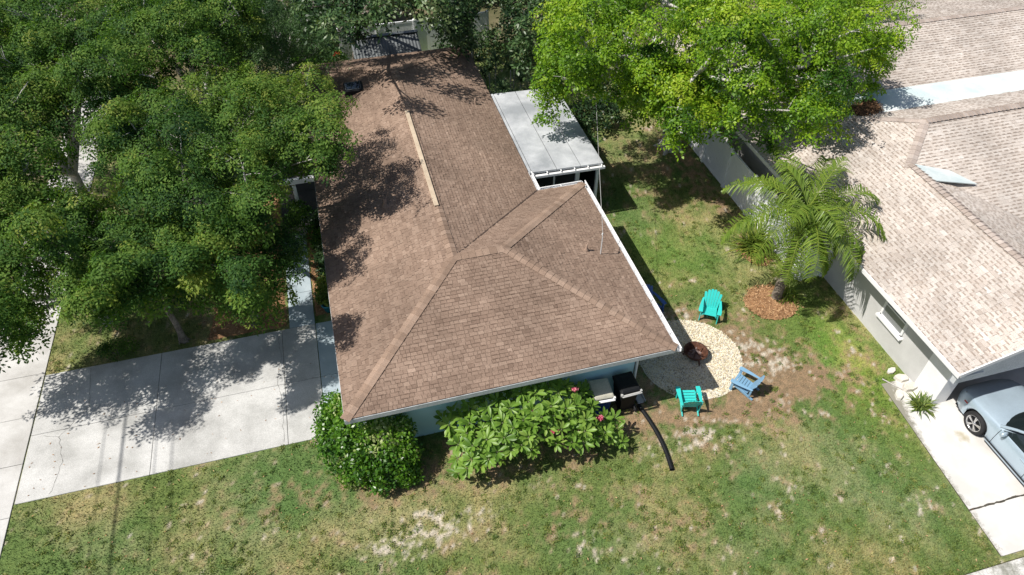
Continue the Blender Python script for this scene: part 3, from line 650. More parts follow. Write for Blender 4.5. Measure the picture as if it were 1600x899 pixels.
# entry porch on the driveway side
ep = MB().box((-2.55, 21.35, 2.18), (-1.32, 21.50, 2.36)).build('porch_beam', M['white_paint'], house, .01)
MB().box((-2.12, 21.36, .0), (-2.0, 21.48, 2.18)).build('porch_post', M['white_paint'], house, .01)
d_ = MB().box((-.64, 20.2, .05), (-.605, 21.1, 2.1)).build('door', M['dark_plastic'], house); MB().lathe([(.0, 0), (.03, 0), (.03, .05), (0, .05)], 10, (0, 0, 0), Matrix.Translation((-.64, 20.3, 1.05)) @ Matrix.Rotation(R(-90), 4, 'Y')).build('handle', M['chrome'], d_)
# side patio: white insulated panels on posts, screened front
pr = MB().box((X1 + .03, 19.52, 2.31), (8.55, 24.95, 2.33)).build('patio_roof', M['soffit'], house)
for a, b in ((5.86, 5.95), (5.975, 6.85), (6.875, 7.73), (7.755, 8.57)):
    za, zb = 2.50 - (a - 5.86) * .03, 2.50 - (b - 5.86) * .03
    MB().add([(a, 19.46, za), (b, 19.46, zb), (b, 24.95, zb), (a, 24.95, za), (a, 19.46, za - .07), (b, 19.46, zb - .07), (b, 24.95, zb - .07), (a, 24.95, za - .07)], [(0, 1, 2, 3), (4, 7, 6, 5), (0, 4, 5, 1), (1, 5, 6, 2), (2, 6, 7, 3), (3, 7, 4, 0)]).build('panel', M['porch_panel'], pr, .004)
MB().beam((X1 + .12, 19.40, 2.33), (8.62, 19.40, 2.27), .10, .10).build('patio_gutter', M['white_paint'], house, .01)
for k in range(6):
    x = 6.0 + k * .5; MB().beam((x, 19.36, 2.44 - (x - 5.86) * .03), (x, 19.46, 2.44 - (x - 5.86) * .03), .03, .05).build('rafter_end', M['white_paint'], house)
for x, w_ in ((5.98, .08), (7.68, .16), (8.44, .10)): MB().box((x - w_ / 2, 19.56, 0), (x + w_ / 2, 19.66, 2.31)).build('patio_post', M['white_paint'], house, .008)
MB().box((8.40, 24.7, 0), (8.50, 24.8, 2.30)).build('patio_post', M['white_paint'], house, .008)
MB().box((6.02, 19.60, .08), (7.60, 19.615, 2.2)).build('screen', M['screen_dark'], house); MB().box((8.42, 19.7, .08), (8.435, 24.7, 2.2)).build('screen', M['screen_dark'], house)
MB().box((6.79, 19.58, .05), (6.85, 19.64, 2.31)).build('mullion', M['white_paint'], house); MB().box((6.0, 19.58, .85), (7.62, 19.64, .91)).build('rail', M['white_paint'], house)
ms = MB().tube([(6.66, 14.62, 2.75), (6.66, 14.62, 3.42), (6.67, 14.66, 3.48), (6.70, 14.72, 3.46)], [.017, .017, .028, .024], 8).build('service_mast', M['wall_grey'], house)

# ------------------------------------------------------------------ the neighbour's house
nb = empty('neighbour_house', (14.9, 8.8, 0)); tag(nb, 'grey stucco neighbouring house under pale tan shingle roofs', 'house')
OFF = Vector((14.9, 8.8, 0))
def L_(p): return tuple(Vector(p) - OFF)
ex, e0, sl_ = 14.10, 2.45, 1 / 3
def zl(x): return e0 + (x - ex) * sl_
zr = zl(17.45); zb = zl(18.9); zm = zl(17.3)
NP = {'l1': [(ex, 15.26, e0), (ex, 8.1, e0), (17.45, 8.1, zr), (17.45, 15.26, zr)],
      'l2': [(ex, 18.3, e0), (ex, 15.26, e0), (17.45, 15.26, zr), (18.9, 16.71, zb), (17.3, 18.3, zm)],
      'l3': [(ex, 19.5, e0), (ex, 18.3, e0), (17.3, 18.3, zm), (17.3, 19.5, zm)],
      'l4': [(ex, 28, e0), (ex, 19.5, e0), (17.3, 19.5, zm), (19.85, 22.75, zl(19.85)), (14.6, 28.0, zl(14.6))],
      'r1': [(20.8, 8.1, zr - 3.35 * sl_), (20.8, 11.91, zr - 3.35 * sl_), (17.45, 15.26, zr), (17.45, 8.1, zr)],
      'f2': [(20.8, 11.91, zb - 4.8 * sl_), (30, 11.91, zb - 4.8 * sl_), (30, 16.71, zb), (18.9, 16.71, zb), (17.45, 15.26, zr)],
      'b2': [(30, 18.3, zb - 1.59 * sl_), (17.3, 18.3, zm), (18.9, 16.71, zb), (30, 16.71, zb)],
      'f3': [(17.3, 19.5, zm), (40, 19.5, zm), (40, 22.75, zl(19.85)), (19.85, 22.75, zl(19.85))],
      'b3': [(40, 28, zl(14.6)), (14.6, 28, zl(14.6)), (19.85, 22.75, zl(19.85)), (40, 22.75, zl(19.85))]}
NP = {k: [L_(p) for p in v] for k, v in NP.items()}
mb = MB()
for p in NP.values(): mb.slab([(x, y, z - .008) for x, y, z in p], .10)
nroof = mb.build('roof', M['underlay_tan'], nb)
_c0 = CAMP.copy(); CAMP = CAMP - OFF
shingle_roof(nroof, [(p, NP['l1'][1] if k[0] == 'l' else None) for k, p in NP.items()], M['shingle_tan'], .125, (.15, .19, .24, .30), lambda r: r.gauss(.62, .085), thick=.016, gap=.006, seed=8, shadow_dash=(.80, .040, .17))
CAMP = _c0
NM = {k: nrm(p) for k, p in NP.items()}
G = M['cap_grey']
caps(nroof, L_((17.45, 8.1, zr)), L_((17.45, 15.2, zr)), NM['l1'], NM['r1'], G, .15, .16, .045, lift=.03, seed=11)
caps(nroof, L_((17.3, 15.11, zl(17.3))), L_((18.9, 16.71, zb)), NM['l2'], NM['f2'], G, .15, .2, seed=12, name='hip_cap')
caps(nroof, L_((18.9, 16.71, zb)), L_((27, 16.71, zb)), NM['f2'], NM['b2'], G, .15, .16, .045, lift=.03, seed=13)
caps(nroof, L_((17.3, 18.3, zm)), L_((18.9, 16.71, zb)), NM['l2'], NM['b2'], G, .15, .2, seed=14, name='hip_cap')
caps(nroof, L_((17.3, 19.5, zm)), L_((19.85, 22.75, zl(19.85))), NM['l4'], NM['f3'], G, .15, .2, seed=15, name='hip_cap')
caps(nroof, L_((19.85, 22.75, zl(19.85))), L_((36, 22.75, zl(19.85))), NM['f3'], NM['b3'], G, .15, .2, .03, seed=16)
MB().slab([L_((17.2, 18.2, zm + .03)), L_((30, 18.2, zm + .03)), L_((30, 19.45, zm + .03)), L_((17.2, 19.6, zm + .03))], .08).build('flat_membrane', M['membrane'], nroof)
MB().slab([L_((17.50, 15.15, zr + .05)), L_((17.58, 14.25, zr + .02)), L_((19.15, 14.05, zr - .28)), L_((18.6, 14.75, zr - .13))], .03).build('white_flashing', M['membrane'], nroof)
MB().beam(L_((17.0, 18.35, zm + .06)), L_((17.0, 20.1, zm + .06)), .30, .10).build('vent_box', M['underlay_tan'], nroof, .01)
nb_w = MB()
nb_w.prism([(L_((14.9, 8.77, 0))[0], L_((14.9, 8.77, 0))[1]), (L_((15.06, 0, 0))[0], L_((0, 8.77, 0))[1]), (L_((15.06, 0, 0))[0], L_((0, 27.4, 0))[1]), (0, L_((0, 27.4, 0))[1])], -.05, 2.62)
nb_w.build('wall', M['wall_grey'], nb)
MB().prism([L_((15.07, 11.0, 0))[:2], L_((30, 11.0, 0))[:2], L_((30, 27.4, 0))[:2], L_((15.07, 27.4, 0))[:2]], -.05, 2.5).build('wall', M['wall_grey'], nb)
MB().box(L_((14.885, 8.76, .0)), L_((15.37, 9.55, 2.5))).build('corner_pier', M['white_paint'], nb, .01)
MB().box(L_((20.0, 8.77, 0)), L_((20.4, 11.0, 2.5))).build('corner_pier', M['white_paint'], nb, .01)
# gable front over the open carport
gy = 8.16; mb = MB(); pts = [(14.15, 2.0), (20.75, 2.0), (20.75, zr - 3.30 * sl_ - .06), (17.45, zr - .06), (14.15, e0 - .06)]
vs = [L_((x, gy, z)) for x, z in pts] + [L_((x, gy + .14, z)) for x, z in pts]; n = 5
mb.add(vs, [list(range(n)), [n + i for i in range(n)][::-1]] + [((i + 1) % n, i, n + i, n + (i + 1) % n) for i in range(n)]); mb.build('gable_panel', M['soffit'], nb)
for a, b in (((14.10, e0 - .03), (17.45, zr - .03)), ((20.8, zr - 3.35 * sl_ - .03), (17.45, zr - .03))): MB().beam(L_((a[0], 8.10, a[1])), L_((b[0], 8.10, b[1])), .035, .14).build('rake_board', M['white_paint'], nb)
MB().box(L_((15.4, 8.22, 1.96)), L_((20.0, 8.5, 2.0))).build('header_trim', M['underlay_tan'], nb)
MB().beam(L_((ex - .012, 8.1, e0 - .06)), L_((ex - .012, 28, e0 - .06)), .03, .14).build('fascia', M['white_paint'], nb)
MB().box(L_((ex + .01, 8.12, 2.30)), L_((14.9, 28, 2.32))).build('soffit', M['soffit'], nb)
gd = MB().box(L_((15.4, 10.9, .03)), L_((19.9, 10.98, 2.2))).build('garage_door', M['door_shade'], nb)
for k in range(4): MB().box(L_((15.45, 10.875, .08 + k * .54)), L_((19.85, 10.90, .57 + k * .54))).build('panel', M['door_shade'], gd, .008)
window(nb, L_((14.885, 11.15, 1.42)), (-1, 0, 0), .95, .95, 'window_glass')
MB().box(L_((14.80, 10.62, 1.92)), L_((14.89, 11.68, 1.98))).build('window_hood', M['wall_grey'], nb)

# ------------------------------------------------------------------ fences, gate, shed
def panel_fence(name, label, a, b, h, mat, step=1.83, cat='fence', pk=.15):
    a, b = Vector((*a, 0)), Vector((*b, 0)); t = empty(name, a); tag(t, label, cat); d = b - a; L = d.length; d.normalize(); n = max(1, round(L / step))
    s = Vector((-d.y, d.x, 0)); postme = MB().box((-.065, -.065, -.05), (.065, .065, h + .02)).add([(-.075, -.075, h + .02), (.075, -.075, h + .02), (.075, .075, h + .02), (-.075, .075, h + .02), (0, 0, h + .09)], [(0, 1, 4), (1, 2, 4), (2, 3, 4), (3, 0, 4), (3, 2, 1, 0)]).mesh('post', mat)
    for k in range(n + 1):
        o = obj('post', postme, t, loc=d * (L * k / n))
    rz = math.atan2(d.y, d.x); seg = L / n; m = max(1, round((seg - .14) / pk)); bw = (seg - .14) / m
    bme = MB().box((.002, -.02, .10), (bw - .006, .02, h - .07)).mesh('board', mat); rme = MB().box((.07, -.03, 0), (seg - .07, .03, .10)).mesh('rail', mat)
    for k in range(n):
        for z in (.03, h - .10):
            o = obj('rail', rme, t, loc=d * (seg * k) + Vector((0, 0, z))); o.rotation_euler.z = rz
        for q in range(m):
            o = obj('board', bme, t, loc=d * (seg * k + .07 + q * bw)); o.rotation_euler.z = rz
    return t
panel_fence('vinyl_fence', 'long white vinyl privacy fence between the lawn and the tan-roofed house', (13.95, 14.5), (13.95, 25.3), 1.75, M['vinyl'])
panel_fence('fence_gate', 'white vinyl gate panel behind the palm, joining fence and grey wall', (14.02, 14.42), (14.84, 14.42), 1.72, M['vinyl'], cat='gate')
panel_fence('back_fence', 'pale grey back fence behind the dark-roofed shed', (.6, 34.0), (7.9, 34.0), 1.8, M['vinyl'])
sh = empty('garden_shed', (2.5, 31.4, 0)); tag(sh, 'small garden shed with dark corrugated metal roof behind the house', 'shed')
mb = MB(); nn_ = 44
for sgn in (-1, 1):
    vs = []
    for k in range(nn_ + 1):
        x = -1.5 + 3.0 * k / nn_; c = .025 * (k % 2)
        vs += [(x, 0, 2.42 + c), (x, sgn * 1.12, 1.98 + c)]
    f = [(2 * k, 2 * k + 1, 2 * k + 3, 2 * k + 2) if sgn < 0 else (2 * k, 2 * k + 2, 2 * k + 3, 2 * k + 1) for k in range(nn_)]
    MB().add(vs, f).build('roof_sheet', M['metal_roof'] if sgn < 0 else M['leaf_litter'], sh)
MB().beam((-1.52, 0, 2.45), (1.52, 0, 2.45), .22, .03).build('ridge_flashing', M['metal_roof'], sh)
MB().box((-1.4, -1.0, 0), (1.4, 1.0, 1.96)).build('wall', M['wall_grey'], sh)
MB().box((-.45, -1.03, .05), (.45, -1.0, 1.85)).build('door', M['door_shade'], sh)
bk = empty('rear_house', (14, 46, 0)); tag(bk, 'grey-walled house glimpsed beyond the back trees', 'house')
MB().box((-9, -3, 0), (9, 4, 2.8)).build('wall', M['wall_grey'], bk); MB().add([(-9.6, -3.6, 2.7), (9.6, -3.6, 2.7), (9.6, 4.6, 2.7), (-9.6, 4.6, 2.7), (-6, .5, 4.1), (6, .5, 4.1)], [(0, 1, 5, 4), (1, 2, 5), (2, 3, 4, 5), (3, 0, 4), (3, 2, 1, 0)]).build('roof', M['underlay_tan'], bk)
for x in (-6, -2, 3): window(bk, (x, -3.01, 1.5), (0, -1, 0), 1.2, 1.0, 'window_glass')

# ------------------------------------------------------------------ garden chairs, fire pit, bins, pipe
def chair(label, loc, face, mat):
    """slatted plastic garden chair with fan back and broad arms; local +Y is its front"""
    t = empty('garden_chair', (*loc, 0), face); t.scale = (.83, .83, .83); tag(t, label, 'chair', 'plastic garden chairs round the fire pit')
    mb = MB()
    for k in range(6):
        y = .34 - k * .098; z = .375 - k * .026; mb.box((-.26, y - .043, z - .012), (.26, y + .043, z + .012), Matrix.Translation((0, y, z)) @ Matrix.Rotation(R(14), 4, 'X') @ Matrix.Translation((0, -y, -z)))
    for s in (-1, 1): mb.beam((s * .245, .38, .345), (s * .245, -.22, .20), .03, .06)
    mb.build('seat', mat, t, .006)
    mb = MB(); n = 6; hts = (.62, .715, .765, .765, .715, .62); up = Vector((0, -.40, .917))
    for k in range(n):
        x0 = -.215 + .43 * k / (n - 1); x1 = x0 * 1.32; a = Vector((x0, -.17, .22)); b = Vector((x1, -.17, .22)) + up * hts[k]
        mb.add([a + Vector((-.040, 0, 0)), a + Vector((.040, 0, 0)), b + Vector((.053, 0, 0)), b + Vector((.03, 0, 0)) + up * .035, b + Vector((-.03, 0, 0)) + up * .035, b + Vector((-.053, 0, 0))] + [q + Vector((0, -.022, -.01)) for q in (a + Vector((-.040, 0, 0)), a + Vector((.040, 0, 0)), b + Vector((.053, 0, 0)), b + Vector((.03, 0, 0)) + up * .035, b + Vector((-.03, 0, 0)) + up * .035, b + Vector((-.053, 0, 0)))],
               [(0, 1, 2, 3, 4, 5), (11, 10, 9, 8, 7, 6)] + [(i, 6 + i, 6 + (i + 1) % 6, (i + 1) % 6) for i in range(6)])
    for h in (.08, .42): p = Vector((0, -.19, .21)) + up * h; mb.beam(p + Vector((-.27, 0, 0)), p + Vector((.27, 0, 0)), .025, .06)
    mb.build('backrest', mat, t, .005)
    for s in (-1, 1):
        pts = [(s * .27, .43), (s * .42, .43), (s * .435, .30), (s * .41, .0), (s * .36, -.36), (s * .30, -.38), (s * .29, 0), (s * .27, .28)]
        if s > 0: pts = pts
        else: pts = pts[::-1]
        MB().prism(pts, .525, .555).build('arm', mat, t, .008)
        MB().beam((s * .335, .36, 0), (s * .325, .34, .53), .035, .10, (0, 1, 0)).build('front_leg', mat, t, .008)
        MB().beam((s * .275, .36, .32), (s * .275, -.46, .02), .03, .10).beam((s * .30, -.30, .10), (s * .32, -.33, .53), .03, .07, (0, 1, 0)).build('rear_leg', mat, t, .008)
    return t
def facing(p, q): return math.atan2(-(q[0] - p[0]), q[1] - p[1])
FP = (9.08, 12.22)
chair('turquoise garden chair facing the camera at the top of the pebble circle', (10.30, 13.72), facing((10.30, 13.72), (9.25, 12.1)), M['teal_plastic'])
chair('turquoise garden chair seen from behind at the bottom of the pebble circle', (8.10, 10.60), facing((8.10, 10.60), (8.5, 12.2)), M['teal_plastic'])
chair('sky blue garden chair seen from behind, right of the pebble circle', (9.95, 10.72), facing((9.95, 10.72), (9.0, 12.0)), M['sky_plastic'])
chair('dark blue garden chair in the shade of the house eave', (8.55, 14.45), facing((8.55, 14.45), FP), M['navy_plastic'])
fp = empty('fire_pit', (*FP, 0)); tag(fp, 'round rusty metal fire pit on the pebbles', 'fire pit')
MB().lathe([(.0, .05), (.12, .055), (.24, .11), (.31, .21), (.335, .29), (.375, .295), (.375, .31), (.33, .308), (.30, .21), (.23, .12), (.11, .07), (0, .065)], 32).build('bowl', M['rust'], fp)
MB().lathe([(.0, .125), (.1, .125), (.22, .115), (.245, .11)], 24).build('ash_bed', M['ash'], fp)
mb = MB()
for k in range(5): a = k * 1.2566 + .3; mb.beam((math.cos(a) * .03, math.sin(a) * .03, .23), (math.cos(a) * .29, math.sin(a) * .29, .26), .03, .018)
mb.build('grate', M['rust'], fp)
for k in range(3): a = k * 2.094 + .5; MB().beam((math.cos(a) * .27, math.sin(a) * .27, .19), (math.cos(a) * .36, math.sin(a) * .36, .0), .03, .03).build('leg', M['rust'], fp)
for s in (-1, 1): MB().tube([(s * .37, -.07, .30), (s * .45, -.05, .32), (s * .45, .05, .32), (s * .37, .07, .30)], .012, 6).build('handle', M['rust'], fp)
MB().beam((-.05, .1, .26), (.12, -.12, .28), .05, .045).beam((.1, .14, .27), (-.14, -.06, .25), .045, .04).build('charred_log', M['ash'], fp)
def bin_(name, label, loc, rz, body, lid, h=1.02):
    t = empty(name, (*loc, 0), rz); t.scale = (.95, .92, .93); tag(t, label, 'bin')
    def ring(wx, wy, z, y0=0): return [(-wx, -wy + y0, z), (wx, -wy + y0, z), (wx, wy + y0, z), (-wx, wy + y0, z)]
    mb = MB(); R_ = [ring(.21, .24, .06), ring(.27, .33, h - .08), ring(.30, .36, h - .08), ring(.30, .36, h)]
    vs = sum(R_, []); mb.add(vs, [(3, 2, 1, 0)] + [(4 * k + i, 4 * k + (i + 1) % 4, 4 * k + 4 + (i + 1) % 4, 4 * k + 4 + i) for k in range(3) for i in range(4)]); 
    mb.build('body', body, t, .02)
    mb = MB(); vs = ring(.315, .375, h + .003) + ring(.315, .375, h + .05) + ring(.27, .32, h + .10) + ring(.12, .17, h + .125)
    mb.add(vs, [(3, 2, 1, 0), (12, 13, 14, 15)] + [(4 * k + i, 4 * k + (i + 1) % 4, 4 * k + 4 + (i + 1) % 4, 4 * k + 4 + i) for k in range(3) for i in range(4)]); mb.build('lid', lid, t, .025)
    MB().tube([(-.30, -.37, h - .03), (-.30, -.46, h + .0), (.30, -.46, h + .0), (.30, -.37, h - .03)], .019, 8).box((-.33, -.42, h - .03), (-.27, -.35, h + .05)).box((.27, -.42, h - .03), (.33, -.35, h + .05)).box((-.27, -.44, h - .02), (.27, -.40, h + .02)).build('handle', M['grey_plastic'] if lid is not M['beige_lid'] else M['white_paint'], t, .008)
    for s in (-1, 1): MB().lathe([(.03, -.03), (.11, -.03), (.12, 0), (.11, .03), (.03, .03)], 16, (0, 0, 0), Matrix.Translation((s * .25, -.28, .12)) @ Matrix.Rotation(R(90), 4, 'Y')).build('wheel', M['tyre'], t)
    return t
bin_('wheelie_bin', 'blue recycling bin with beige lid beside the flowering shrub', (5.55, 11.14), R(-3), M['blue_plastic'], M['beige_lid'])
bin_('wheelie_bin', 'black wheeled bin with grey handle at the house corner', (6.30, 11.12), R(2), M['dark_plastic'], M['dark_plastic'], 1.08)
bin_('wheelie_bin', 'blue bin glimpsed behind the white gate', (14.35, 15.1), R(90), M['blue_plastic'], M['blue_plastic'], .95)
pts = []
for k in range(60):
    t = k / 59; pts.append((6.72 + .16 * math.sin(t * 2.6) - .03 * t, 10.95 - 2.2 * t, .062))
mb = MB(); mb.tube(pts, [.055 + .007 * (k % 2) for k in range(60)], 12, False); mb.tube(pts, [.042] * 60, 10, False); mb.build('drain_pipe', M['dark_plastic'])
tag(bpy.data.objects['drain_pipe'], 'black corrugated drain pipe lying on the lawn by the bins', 'pipe')
sb = empty('splash_block', (6.85, 11.28, 0)); tag(sb, 'grey plastic splash block at the downpipe', 'splash block')
MB().box((-.10, -.25, .0), (.10, .2, .03)).box((-.13, -.25, 0), (-.10, .2, .09)).box((.10, -.25, 0), (.13, .2, .09)).build('trough', M['grey_plastic'], sb, .008)
# broken blocks, a stick and a potted bromeliad along the neighbour's wall
for k, (x, y, a, s) in enumerate(((14.55, 10.15, .3, .9), (14.64, 9.80, -.2, 1.35), (14.66, 9.46, .2, 1.5), (14.64, 9.14, -.15, 1.45), (14.20, 9.30, .9, 1.2))):
    rd = random.Random(k); mb = MB(); n = 7
    pl = [(math.cos(6.283 * i / n) * .17 * s * rd.uniform(.75, 1.15), math.sin(6.283 * i / n) * .11 * s * rd.uniform(.75, 1.15)) for i in range(n)]
    o = mb.prism(pl, 0, .10 * s).build('broken_block', M['rubble'], None, .012, loc=(x, y, .0)); o.rotation_euler = (R(rd.uniform(-6, 6)), R(rd.uniform(-6, 6)), a); tag(o, ('small rounded pale block, farthest from the carport along the grey wall', 'pale broken block second from the top of the row along the grey wall', 'pale broken block in the middle of the row along the grey wall', 'pale broken block next to the spiky bromeliad by the wall', 'pale block lying apart on the paving corner, away from the wall')[k], 'block', 'broken blocks along the grey wall')
tag(MB().tube([(14.1, 9.95, .04), (14.25, 9.7, .05), (14.42, 9.42, .07)], [.02, .018, .012], 6).build('fallen_stick', M['pale_bark']), 'bare fallen stick beside the broken blocks', 'stick')

# ------------------------------------------------------------------ the car
def interp(y, tab):
    for (a, va), (b, vb) in zip(tab, tab[1:]):
        if a <= y <= b: t = (y - a) / (b - a); t = t * t * (3 - 2 * t) if False else t; return va + (vb - va) * t
    return tab[-1][1] if y > tab[-1][0] else tab[0][1]
ZT = [(-2.42, .80), (-2.33, .96), (-1.8, 1.03), (-1.0, 1.01), (0, .985), (.85, .97), (1.4, .945), (1.9, .89), (2.2, .80), (2.36, .68), (2.42, .56)]
WT = [(-2.42, .72), (-2.28, .85), (-1.6, .91), (-.6, .925), (.6, .925), (1.5, .915), (1.95, .885), (2.2, .80), (2.36, .66), (2.42, .52)]
AX = (1.42, -1.43); WR = .335
car = empty('parked_car', (16.22, 6.33, .03)); tag(car, 'pale silver-blue saloon car nosing into the carport', 'car')
st = sorted(set([round(-2.42 + 4.84 * k / 44, 3) for k in range(45)] + [round(a + .40 * math.cos(math.pi * k / 14), 3) for a in AX for k in range(15)] + [2.39, 2.41, -2.40]))
rows = []
for y in st:
    z1 = interp(y, ZT); wv = interp(y, WT); zb = .20 if -2.3 < y < 2.25 else .30
    for a in AX:
        if abs(y - a) < .40: zb = max(zb, WR + math.sqrt(.40 ** 2 - (y - a) ** 2) * .98)
    zs = max(zb + .02, z1 - .13)
    half = [(wv * .95, zb), (wv * .985, zb + (zs - zb) * .25), (wv, zb + (zs - zb) * .55), (wv * .985, zb + (zs - zb) * .85), (wv * .955, max(zb + .03, z1 - .06)), (wv * .90, z1 - .015), (wv * .74, z1 + .015), (wv * .60, z1 + .030 + (.012 if y > .8 else 0)), (wv * .35, z1 + .038), (0, z1 + .042)]
    rows.append([(x, y, z) for x, z in half] + [(-x, y, z) for x, z in half[-2::-1]])
m = len(rows[0]); mb = MB()
mb.add(sum(rows, []), [(i * m + k, i * m + k + 1, (i + 1) * m + k + 1, (i + 1) * m + k) for i in range(len(rows) - 1) for k in range(m - 1)] + [list(range(m))[::-1], [(len(rows) - 1) * m + k for k in range(m)]], True)
body = mb.build('body', M['car_paint'], car)
MB().box((-.80, -2.2, .18), (.80, 2.2, .24)).box((-.72, -2.0, .24), (.72, 2.1, .78)).build('underbody', M['dark_plastic'], car)
def quadp(name, q, mat, par=car, th=.012):
    q = [Vector(p) for p in q]; n = (q[1] - q[0]).cross(q[2] - q[0]).normalized(); k = len(q)
    return MB().add(q + [p - n * th for p in q], [list(range(k)), [k + i for i in range(k)][::-1]] + [((i + 1) % k, i, k + i, k + (i + 1) % k) for i in range(k)]).build(name, mat, par)
RF, RB, RZc = .12, -.92, 1.41
def grid(name, fn, nu, nv, mat, par=car):
    mb = MB(); mb.add([fn(i / nu, j / nv) for j in range(nv + 1) for i in range(nu + 1)], [(j * (nu + 1) + i, j * (nu + 1) + i + 1, (j + 1) * (nu + 1) + i + 1, (j + 1) * (nu + 1) + i) for j in range(nv) for i in range(nu)], True)
    return mb.build(name, mat, par)
def ws(u, v):
    s = u * 2 - 1; y0 = 1.06 - .26 * s * s; y1 = RF + .05 - .08 * s * s
    return (s * (.80 - .22 * v), y0 + (y1 - y0) * v, .985 + (RZc - .985) * v + .05 * math.sin(math.pi * v) * .6 + .03 * (1 - s * s))
grid('windscreen', ws, 12, 6, M['car_glass'])
def rw(u, v):
    s = u * 2 - 1; y0 = -1.86 + .22 * s * s; y1 = RB - .05 + .06 * s * s
    return (-s * (.74 - .18 * v), y0 + (y1 - y0) * v, 1.05 + (RZc - 1.05) * v + .03 * math.sin(math.pi * v) + .03 * (1 - s * s))
grid('rear_window', rw, 12, 6, M['car_glass'])
def rf(u, v):
    s = u * 2 - 1; yf = RF + .06 - .08 * s * s; yb = RB - .06 + .06 * s * s
    return (s * .60, yb + (yf - yb) * v, RZc + .035 * (1 - s * s) + .02 * math.sin(math.pi * v) - .03 * abs(s) ** 6)
grid('roof', rf, 12, 8, M['car_paint'])
for s in (-1, 1):
    def sg(u, v, s=s):
        y0 = .74 - 2.30 * u; y1 = RF - .05 - (RF - .05 - RB - .02) * u
        return (s * (.875 - .285 * v + .025 * math.sin(math.pi * v)), y0 + (y1 - y0) * v, .955 + (RZc - .965) * v + .0)
    w1 = grid('side_window', sg if s > 0 else (lambda u, v: sg(1 - u, v)), 10, 5, M['car_glass'])
    MB().tube([(s * .845, .86, .965), (s * .75, .55, 1.18), (s * .605, RF, 1.40)], [.045, .04, .04], 8).build('front_pillar', M['car_paint'], car)
    MB().tube([(s * .605, RF, 1.405), (s * .60, -.4, 1.43), (s * .595, RB, 1.405)], [.038, .035, .038], 8).build('roof_rail', M['car_paint'], car)
    MB().tube([(s * .595, RB, 1.40), (s * .68, -1.28, 1.26), (s * .80, -1.72, 1.03)], [.06, .10, .12], 8).build('rear_pillar', M['car_paint'], car)
    MB().beam((s * .885, -.32, .96), (s * .60, -.36, 1.41), .07, .02, (0, 1, 0)).build('door_pillar', M['dark_plastic'], car)
    mr = MB().lathe([(0, -.10), (.06, -.09), (.085, 0), (.07, .09), (0, .11)], 12, (0, 0, 0), Matrix.Translation((s * 1.01, .60, 1.02)) @ Matrix.Rotation(R(90), 4, 'Y') @ Matrix.Diagonal((.9, .7, 1, 1))).build('mirror', M['car_paint'], car)
    MB().beam((s * .87, .62, .97), (s * .96, .60, .99), .05, .03).build('mirror_arm', M['dark_plastic'], mr)
    for yy in (.78, -.32, -1.28):
        for seg in range(4):
            pass
    for k_, yy in enumerate((.80, -.33)):
        MB().tube([(s * interp(yy, WT) * .995, yy, .30), (s * (interp(yy, WT) + .004), yy - .01, .55), (s * (interp(yy, WT) - .008), yy - .02, .80), (s * (interp(yy, WT) - .045), yy - .03, .93)], .006, 5).build('door_seam', M['dark_plastic'], car)
    for yy in (-.12, -1.15): MB().beam((s * .925, yy - .09, .79), (s * .925, yy + .09, .79), .035, .03).build('door_handle', M['car_paint'], car, .006)
    MB().tube([(s * .925, y, .33) for y in (-1.0, -.5, 0, .5, 1.0)], .018, 6).build('sill_trim', M['dark_plastic'], car)
    quadp('headlight', [(s * .50, 2.34, .66), (s * .76, 2.19, .70), (s * .78, 2.13, .79), (s * .52, 2.28, .75)][::s], M['window_glass']); MB().box((s * .915 - .008, 1.86, .66), (s * .915 - .0, 1.98, .70)).build('side_marker', M['red_lens'], car)
    quadp('tail_light', [(s * .45, -2.425, .76), (s * .80, -2.33, .78), (s * .80, -2.33, .90), (s * .45, -2.41, .88)][::-s], M['red_lens'])
    for a in AX:
        T_ = Matrix.Translation((s * .83, a, WR)) @ Matrix.Rotation(R(90 * s), 4, 'Y'); wh = empty('wheel'); wh.parent = car
        MB().lathe([(.24, -.10), (.315, -.105), (.335, -.07), (.335, .07), (.315, .10), (.245, .095), (.235, .06), (.24, -.1)], 28, (0, 0, 0), T_).build('tyre', M['tyre'], wh)
        MB().lathe([(.0, .03), (.20, .03), (.235, .06)], 24, (0, 0, 0), T_).build('hub_shadow', M['dark_plastic'], wh)
        mb = MB()
        for k in range(5):
            for o_ in (-.12, .12):
                an = k * 1.2566 + o_; q0 = T_ @ Vector((math.cos(k * 1.2566) * .05, math.sin(k * 1.2566) * .05, .075)); q1 = T_ @ Vector((math.cos(an) * .225, math.sin(an) * .225, .07)); mb.beam(q0, q1, .032, .03, (1, 0, 0))
        mb.lathe([(.245, .06), (.24, .095), (.222, .085), (.215, .05)], 28, (0, 0, 0), T_).lathe([(0, .095), (.05, .09), (.06, .06)], 14, (0, 0, 0), T_); mb.build('rim', M['chrome'], wh)

